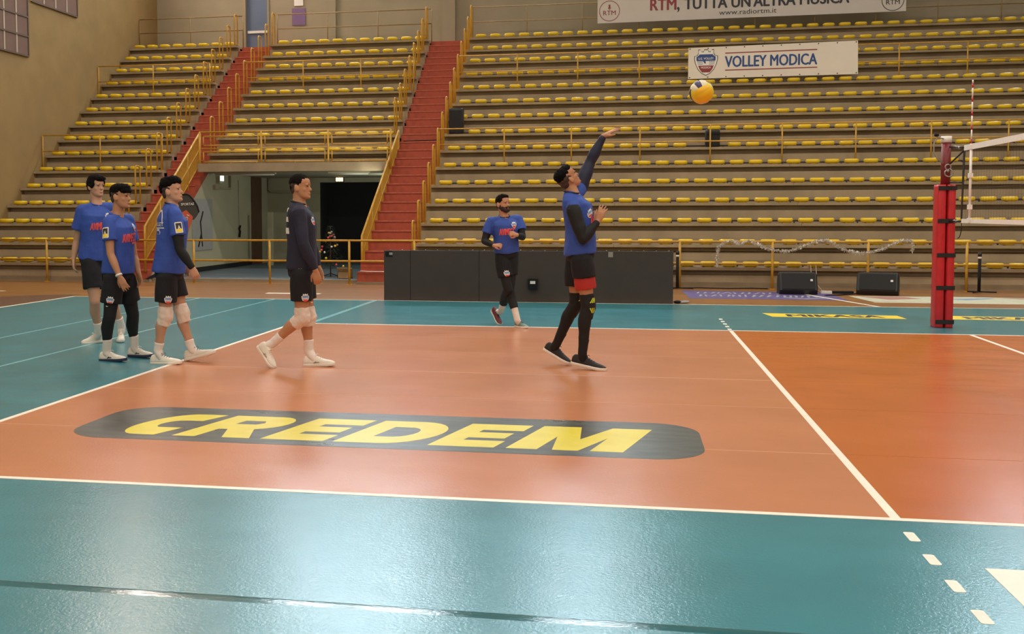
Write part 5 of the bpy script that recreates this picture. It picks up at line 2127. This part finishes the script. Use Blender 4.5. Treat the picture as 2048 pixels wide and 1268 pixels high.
# --- second player, arms hanging, black tights
p2 = person(dict(
    Y=4.9, s=.97, skin='b', label='player in blue jersey with fringe, black tights and white wristband', bend=.01,
    J=dict(neck=(235, 429, 0), shR=(217, 446, -.17), shL=(256, 441, .15), elR=(221, 508, -.22), wrR=(239, 553, -.24), haR=(252, 578, -.24), elL=(268, 512, .20), wrL=(277, 545, .14), haL=(282, 566, .12),
           pelvis=(236, 543, .0), hipR=(229, 553, -.09), hipL=(249, 551, .09), knR=(219, 634, -.12), anR=(213, 703, -.04), heelR=(201, 723, -.02), toeR=(252, 723, -.12),
           knL=(266, 630, .17), anL=(269, 694, .26), heelL=(258, 714, .30), toeL=(305, 715, .20)),
    head=dict(c=(241, 393, 0), yaw=rad(-4), pitch=rad(0), h=.25),
    handR=dict(n=(.1, -1, .1), curl=.22, spread=.14, flip=False), handL=dict(n=(.5, .8, 0), curl=.3, flip=True),
    top=dict(col='blue', sleeve=.58, hem=-.03, kw=.98, kd=1.06), shorts=dict(lenR=.66, lenL=.66, k=1.06),
    hair=[(-.06, 0, .27, .385, .338, .26), (.06, 0, .36, .36, .32, .17), (.33, 0, .25, .11, .24, .11), (.24, .2, .24, .14, .1, .10), (.24, -.2, .24, .14, .1, .10), (-.29, 0, .12, .14, .26, .22)], haircol='hair_b',
    fade=[(-.085, 0, .10, .365, .331, .255), (-.25, 0, -.08, .15, .26, .22)],
    tights=(('R', .12, .66, 'tight'), ('L', .12, .66, 'tight')), socks=(('R', .38, 'sock'), ('L', .38, 'sock')),
    shoeR=('shoe_w', 'sole_n', 'shoe_w'), shoeL=('shoe_w', 'sole_n', 'shoe_w'), mark=M['ink']))
chest_prints(p2)
side_crest(p2, 'R', .58)
arm_badge(p2, 'R', .34)
q = MB()
w_, e_ = p2['J']['wrR'], p2['J']['elR']
q.tube([lerp(w_, e_, .03), lerp(w_, e_, .10)], .036, 14)
q.build('wristband', M['white'], p2['root'])

# --- third player, black sleeve, white knee pads
p3 = person(dict(
    Y=4.85, s=1.0, skin='a', label='player in blue jersey with black arm sleeve and white knee pads, walking right',
    J=dict(neck=(346, 411, 0), shR=(350, 429, -.18), shL=(340, 424, .18), elR=(360, 500, -.22), wrR=(384, 535, -.18), haR=(396, 562, -.16), elL=(352, 490, .24), wrL=(372, 530, .22), haL=(384, 555, .2),
           pelvis=(338, 538, 0), hipR=(334, 552, -.10), hipL=(344, 550, .10), knR=(330, 632, -.11), anR=(316, 700, -.10), heelR=(303, 730, -.08), toeR=(362, 729, -.16),
           knL=(364, 627, .10), anL=(382, 694, .12), heelL=(372, 722, .14), toeL=(430, 708, .06)),
    head=dict(c=(343, 382, 0), yaw=rad(2), pitch=rad(10), h=.25),
    handR=dict(n=(.3, -1, .2), curl=.75), handL=dict(n=(0, 1, .2), curl=.5, flip=True),
    top=dict(col='blue', sleeve=.60, hem=-.05, kw=1.0, kd=1.12, collar='black'), shorts=dict(lenR=.66, lenL=.58, k=1.02),
    hair=[(-.05, 0, .30, .40, .345, .27), (.10, 0, .42, .33, .30, .18), (.33, .03, .36, .13, .22, .12), (-.28, 0, .16, .20, .27, .27), (.22, -.18, .38, .14, .12, .12), (-.1, 0, .48, .26, .24, .13)], hfreq=42, haircol='hair_b',
    fade=[(-.085, 0, .10, .365, .331, .255), (-.25, 0, -.08, .15, .26, .22)],
    arm_cover=(('R', (.35, .95), 'tight'),), pads=(('R', 'pad_w'), ('L', 'pad_w')),
    socks=(('R', .22, 'sock'), ('L', .22, 'sock')), shoeR=('shoe_w', 'sole_w', 'shoe_d'), shoeL=('shoe_w', 'sole_w', 'shoe_d')))
side_crest(p3, 'R', .58)
arm_badge(p3, 'R', .40)


def art_back(q, o, ex, ey):
    n = ex.cross(ey)
    outer = [(.095 * math.cos(rad(a)), .03 + .12 * math.sin(rad(a))) for a in range(-10, 191, 10)]
    inner = [(.080 * math.cos(rad(a)), .03 + .103 * math.sin(rad(a))) for a in range(190, -11, -10)]
    q.prism(outer + inner, o, ex, ey, n * .0004)
    lay_text(q, 'VOLLEY', o - ex * .105 - ey * .02, ex, ey, .21, .04, .03)
    q.prism(rect(-.11, -.045, .11, -.035), o, ex, ey, n * .0004)
    crest(q, o - ey * .11, ex, ey, .12, n, lettering=False, mats=(0, 1, 0, 0))


pp = p3
cb = lerp(pp['J']['pelvis'], pp['J']['neck'], .70)
dv = (-pp['fr'] * .9 - pp['lat'] * .35).normalized()
drape_decal(pp['shirt'], pp['shirt'], 'back_print', [M['white'], CL['blue']], art_back, cb + dv * .35, Vector((0, 0, 1)).cross(dv).normalized(), Vector((0, 0, 1)), -dv)

# --- fourth player in navy long sleeves, walking
p4 = person(dict(
    Y=4.78, s=1.03, skin='b', label='smiling player in navy long-sleeved top walking with white knee pads',
    J=dict(neck=(599, 406, 0), shR=(598, 427, -.19), shL=(606, 424, .19), elR=(607, 488, -.24), wrR=(631, 541, -.19), haR=(637, 574, -.17), elL=(620, 485, .24), wrL=(637, 535, .2), haL=(644, 568, .19),
           pelvis=(604, 534, 0), hipR=(602, 546, -.10), hipL=(607, 546, .10), knR=(604, 636, -.10), anR=(546, 686, -.08), heelR=(515, 694, -.08), toeR=(546, 739, -.14),
           knL=(616, 634, .09), anL=(618, 702, .09), heelL=(609, 733, .08), toeL=(669, 732, .05)),
    head=dict(c=(601, 374, 0), yaw=rad(-6), pitch=rad(2), h=.248),
    handR=dict(n=(.2, -1, .1), curl=.5), handL=dict(n=(0, 1, .1), curl=.5, flip=True),
    top=dict(col='navy', sleeve='long', hem=-.03, kw=.95, kd=1.02, collar='black'), shorts=dict(lenR=.62, lenL=.60, k=1.0),
    hair=[(-.055, 0, .22, .405, .328, .315), (-.28, 0, .02, .14, .25, .26)], hfreq=60, hamp=.004,
    fade=[(-.085, 0, .10, .365, .331, .255), (-.25, 0, -.08, .15, .26, .22)],
    pads=(('R', 'pad_w'), ('L', 'pad_w')), socks=(('R', .30, 'sock'), ('L', .34, 'sock')),
    shoeR=('shoe_w', 'sole_w', 'shoe_w'), shoeL=('shoe_w', 'sole_w', 'shoe_w'), mark=M['cable']))
side_crest(p4, 'R', .56)
pp = p4
cb = lerp(pp['J']['pelvis'], pp['J']['neck'], .72)
drape_decal(pp['shirt'], pp['shirt'], 'crest', CREST_M, art_crest(.082), cb - pp['lat'] * .10 + pp['fr'] * .3, pp['lat'], pp['up'], -pp['fr'])


def art_num(q, o, ex, ey):
    n = ex.cross(ey)
    for y0, y1, w in ((.10, .14, .11), (0, .05, .14), (-.12, -.06, .13)):
        q.prism(rect(-w, y0, w, y1), o, ex, ey, n * .0004)


drape_decal(pp['shirt'], pp['shirt'], 'back_print', [M['white']], art_num, cb - pp['fr'] * .35, -pp['lat'], pp['up'], pp['fr'])

# --- fifth player, bearded, jogging in front of the board
p5 = person(dict(
    Y=8.9, s=.95, skin='b', label='bearded player in blue jersey with black sleeves jogging before the dark board',
    J=dict(neck=(1009, 432, 0), shR=(981, 444, -.02), shL=(1036, 440, .10), elR=(969, 482, -.06), wrR=(988, 491, -.22), haR=(1002, 490, -.27), elL=(1045, 474, .04), wrL=(1034, 470, -.16), haL=(1022, 466, -.24),
           pelvis=(1013, 505, .05), hipR=(1003, 513, .0), hipL=(1022, 512, .08), knR=(1016, 579, -.06), anR=(1001, 624, .42), heelR=(984, 622, .55), toeR=(1000, 652, .35),
           knL=(1020, 580, .02), anL=(1035, 641, -.05), heelL=(1031, 655, .02), toeL=(1054, 658, -.14)),
    head=dict(c=(1006, 408, 0), yaw=rad(-42), pitch=rad(6), h=.24),
    handR=dict(n=(.2, -.6, .6), curl=1.0), handL=dict(n=(.2, -.8, .5), curl=1.0, flip=True),
    top=dict(col='blue', sleeve=.60, hem=-.0, kw=.98, kd=1.0, collar='black'), shorts=dict(lenR=.62, lenL=.55, k=1.0),
    hair=[(-.06, 0, .22, .40, .342, .32), (-.0, 0, .40, .32, .27, .15), (.2, 0, .40, .16, .22, .10)],
    fade=[(-.085, 0, .10, .365, .331, .255), (-.25, 0, -.08, .15, .26, .22)],
    beard=[(.24, 0, -.38, .18, .20, .115), (.16, .19, -.29, .14, .07, .14), (.16, -.19, -.29, .14, .07, .14), (.03, .255, -.16, .09, .04, .14), (.03, -.255, -.16, .09, .04, .14), (.375, .08, -.225, .05, .06, .022), (.375, -.08, -.225, .05, .06, .022)],
    arm_cover=(('R', (.45, .9), 'tight'), ('L', (.45, .9), 'tight')),
    tights=(('R', .12, .60, 'tight'), ('L', .12, .60, 'tight')), socks=(('R', .5, 'sock'), ('L', .5, 'sock')),
    shoeR=('shoe_m', 'sole_w', 'shoe_d'), shoeL=('shoe_g', 'sole_w', 'shoe_m')))
chest_prints(p5)
pp = p5
d = (pp['frH']).normalized()
cb = lerp(pp['J']['hipR'], pp['J']['knR'], .50) - pp['latH'] * .02
drape_decal(pp['shorts'], pp['shorts'], 'crest', CREST_M, art_crest(.09), cb + d * .3, pp['latH'], pp['up'], -d)

# --- sixth player, arm stretched up after the serve
p6 = person(dict(
    Y=5.1, s=1.0, skin='b', label='player in blue vest stretching one navy-sleeved arm up towards the ball', bend=.02,
    J=dict(neck=(1146, 385, 0), shR=(1147, 420, -.20), shL=(1161, 376, .20), elR=(1166, 478, -.24), wrR=(1196, 443, -.16), haR=(1207, 412, -.16), elL=(1180, 324, .24), wrL=(1207, 272, .22), haL=(1241, 253, .22),
           pelvis=(1160, 503, 0), hipR=(1163, 515, -.10), hipL=(1153, 513, .10), knR=(1176, 611, -.10), anR=(1165, 706, -.06), heelR=(1143, 728, .0), toeR=(1211, 744, -.10),
           knL=(1152, 607, .12), anL=(1113, 688, .24), heelL=(1087, 700, .30), toeL=(1139, 731, .22)),
    head=dict(c=(1135, 357, .0), yaw=rad(30), pitch=rad(40), h=.245),
    handR=dict(n=(-.3, -.9, -.1), curl=.25, spread=.22, flip=True), handL=dict(n=(-.3, -.35, 1), curl=.10, spread=.34),
    armr=1.14, top=dict(col='blue', sleeve=.02, hem=-.05, kw=.98, kd=1.06, collar='black'), shorts=dict(lenR=.42, lenL=.62, k=1.06),
    hair=[(-.10, 0, .30, .37, .318, .215), (.10, 0, .36, .26, .27, .14), (-.27, 0, .17, .15, .25, .2)], haircol='hair_b', hfreq=46,
    fade=[(-.085, 0, .10, .365, .331, .255), (-.25, 0, -.08, .15, .26, .22)],
    arm_cover=(('R', (.0, .9), 'tight'), ('L', (.0, .93), 'tight_n')),
    tights=(('R', .76, .97, 'tight'), ('L', .76, .97, 'tight')), pads=(('R', 'tight'), ('L', 'tight')), padr=.92, socks=(('R', .3, 'tight'), ('L', .3, 'tight')),
    shoeR=('shoe_d', 'sole_w', 'shoe_d'), shoeL=('shoe_d', 'sole_w', 'shoe_d')))
pp = p6
for sd, e in (('R', (.38, .66)),):
    hip, kn = pp['J']['hip' + sd], pp['J']['kn' + sd]
    q = MB()
    sleeve_tube([lerp(hip, kn, e[0]), lerp(hip, kn, (e[0] + e[1]) / 2), lerp(hip, kn, e[1])], [.104, .106, .104], mb=q)
    place(remesh(q, .008, 2, .004, 10), 'red_liner', CL['red'], pp['root'])
q = MB()
hip, kn = pp['J']['hipR'], pp['J']['knR']
for sd in 'RL':
    hip, kn, an = pp['J']['hip' + sd], pp['J']['kn' + sd], pp['J']['an' + sd]
    cover = [o for o in pp['root'].children if o.name.startswith('knee_pad')][0 if sd == 'R' else 1]
    out = -pp['latH']
    dv = (out + pp['frH'] * .25).normalized()

    def art_stripes(q, o, ex, ey):
        n = ex.cross(ey)
        for k in range(3):
            x = -.02 + .02 * k
            q.prism([(x, .03), (x + .010, .028), (x + .045, .075), (x + .036, .08)], o, ex, ey, n * .0004)
            q.prism([(x + .03, -.075), (x + .04, -.07), (x + .010, -.02), (x, -.022)], o, ex, ey, n * .0004)
    up_ = (hip - an).normalized()
    drape_decal(cover, cover, 'neon_stripes', [CL['neon']], art_stripes, kn + dv * .3, up_.cross(dv), up_, -dv)
c = lerp(pp['J']['pelvis'], pp['J']['neck'], .70)
drape_decal(pp['shirt'], pp['shirt'], 'crest', CREST_M, art_crest(.082), c - pp['lat'] * .11 + pp['fr'] * .3, pp['lat'], pp['up'], -pp['fr'])
drape_decal(pp['shirt'], pp['shirt'], 'sponsor_print', [M['coral']], art_sponsor(.22, .085), lerp(pp['J']['pelvis'], pp['J']['neck'], .55) + pp['fr'] * .3, pp['lat'], pp['up'], -pp['fr'])
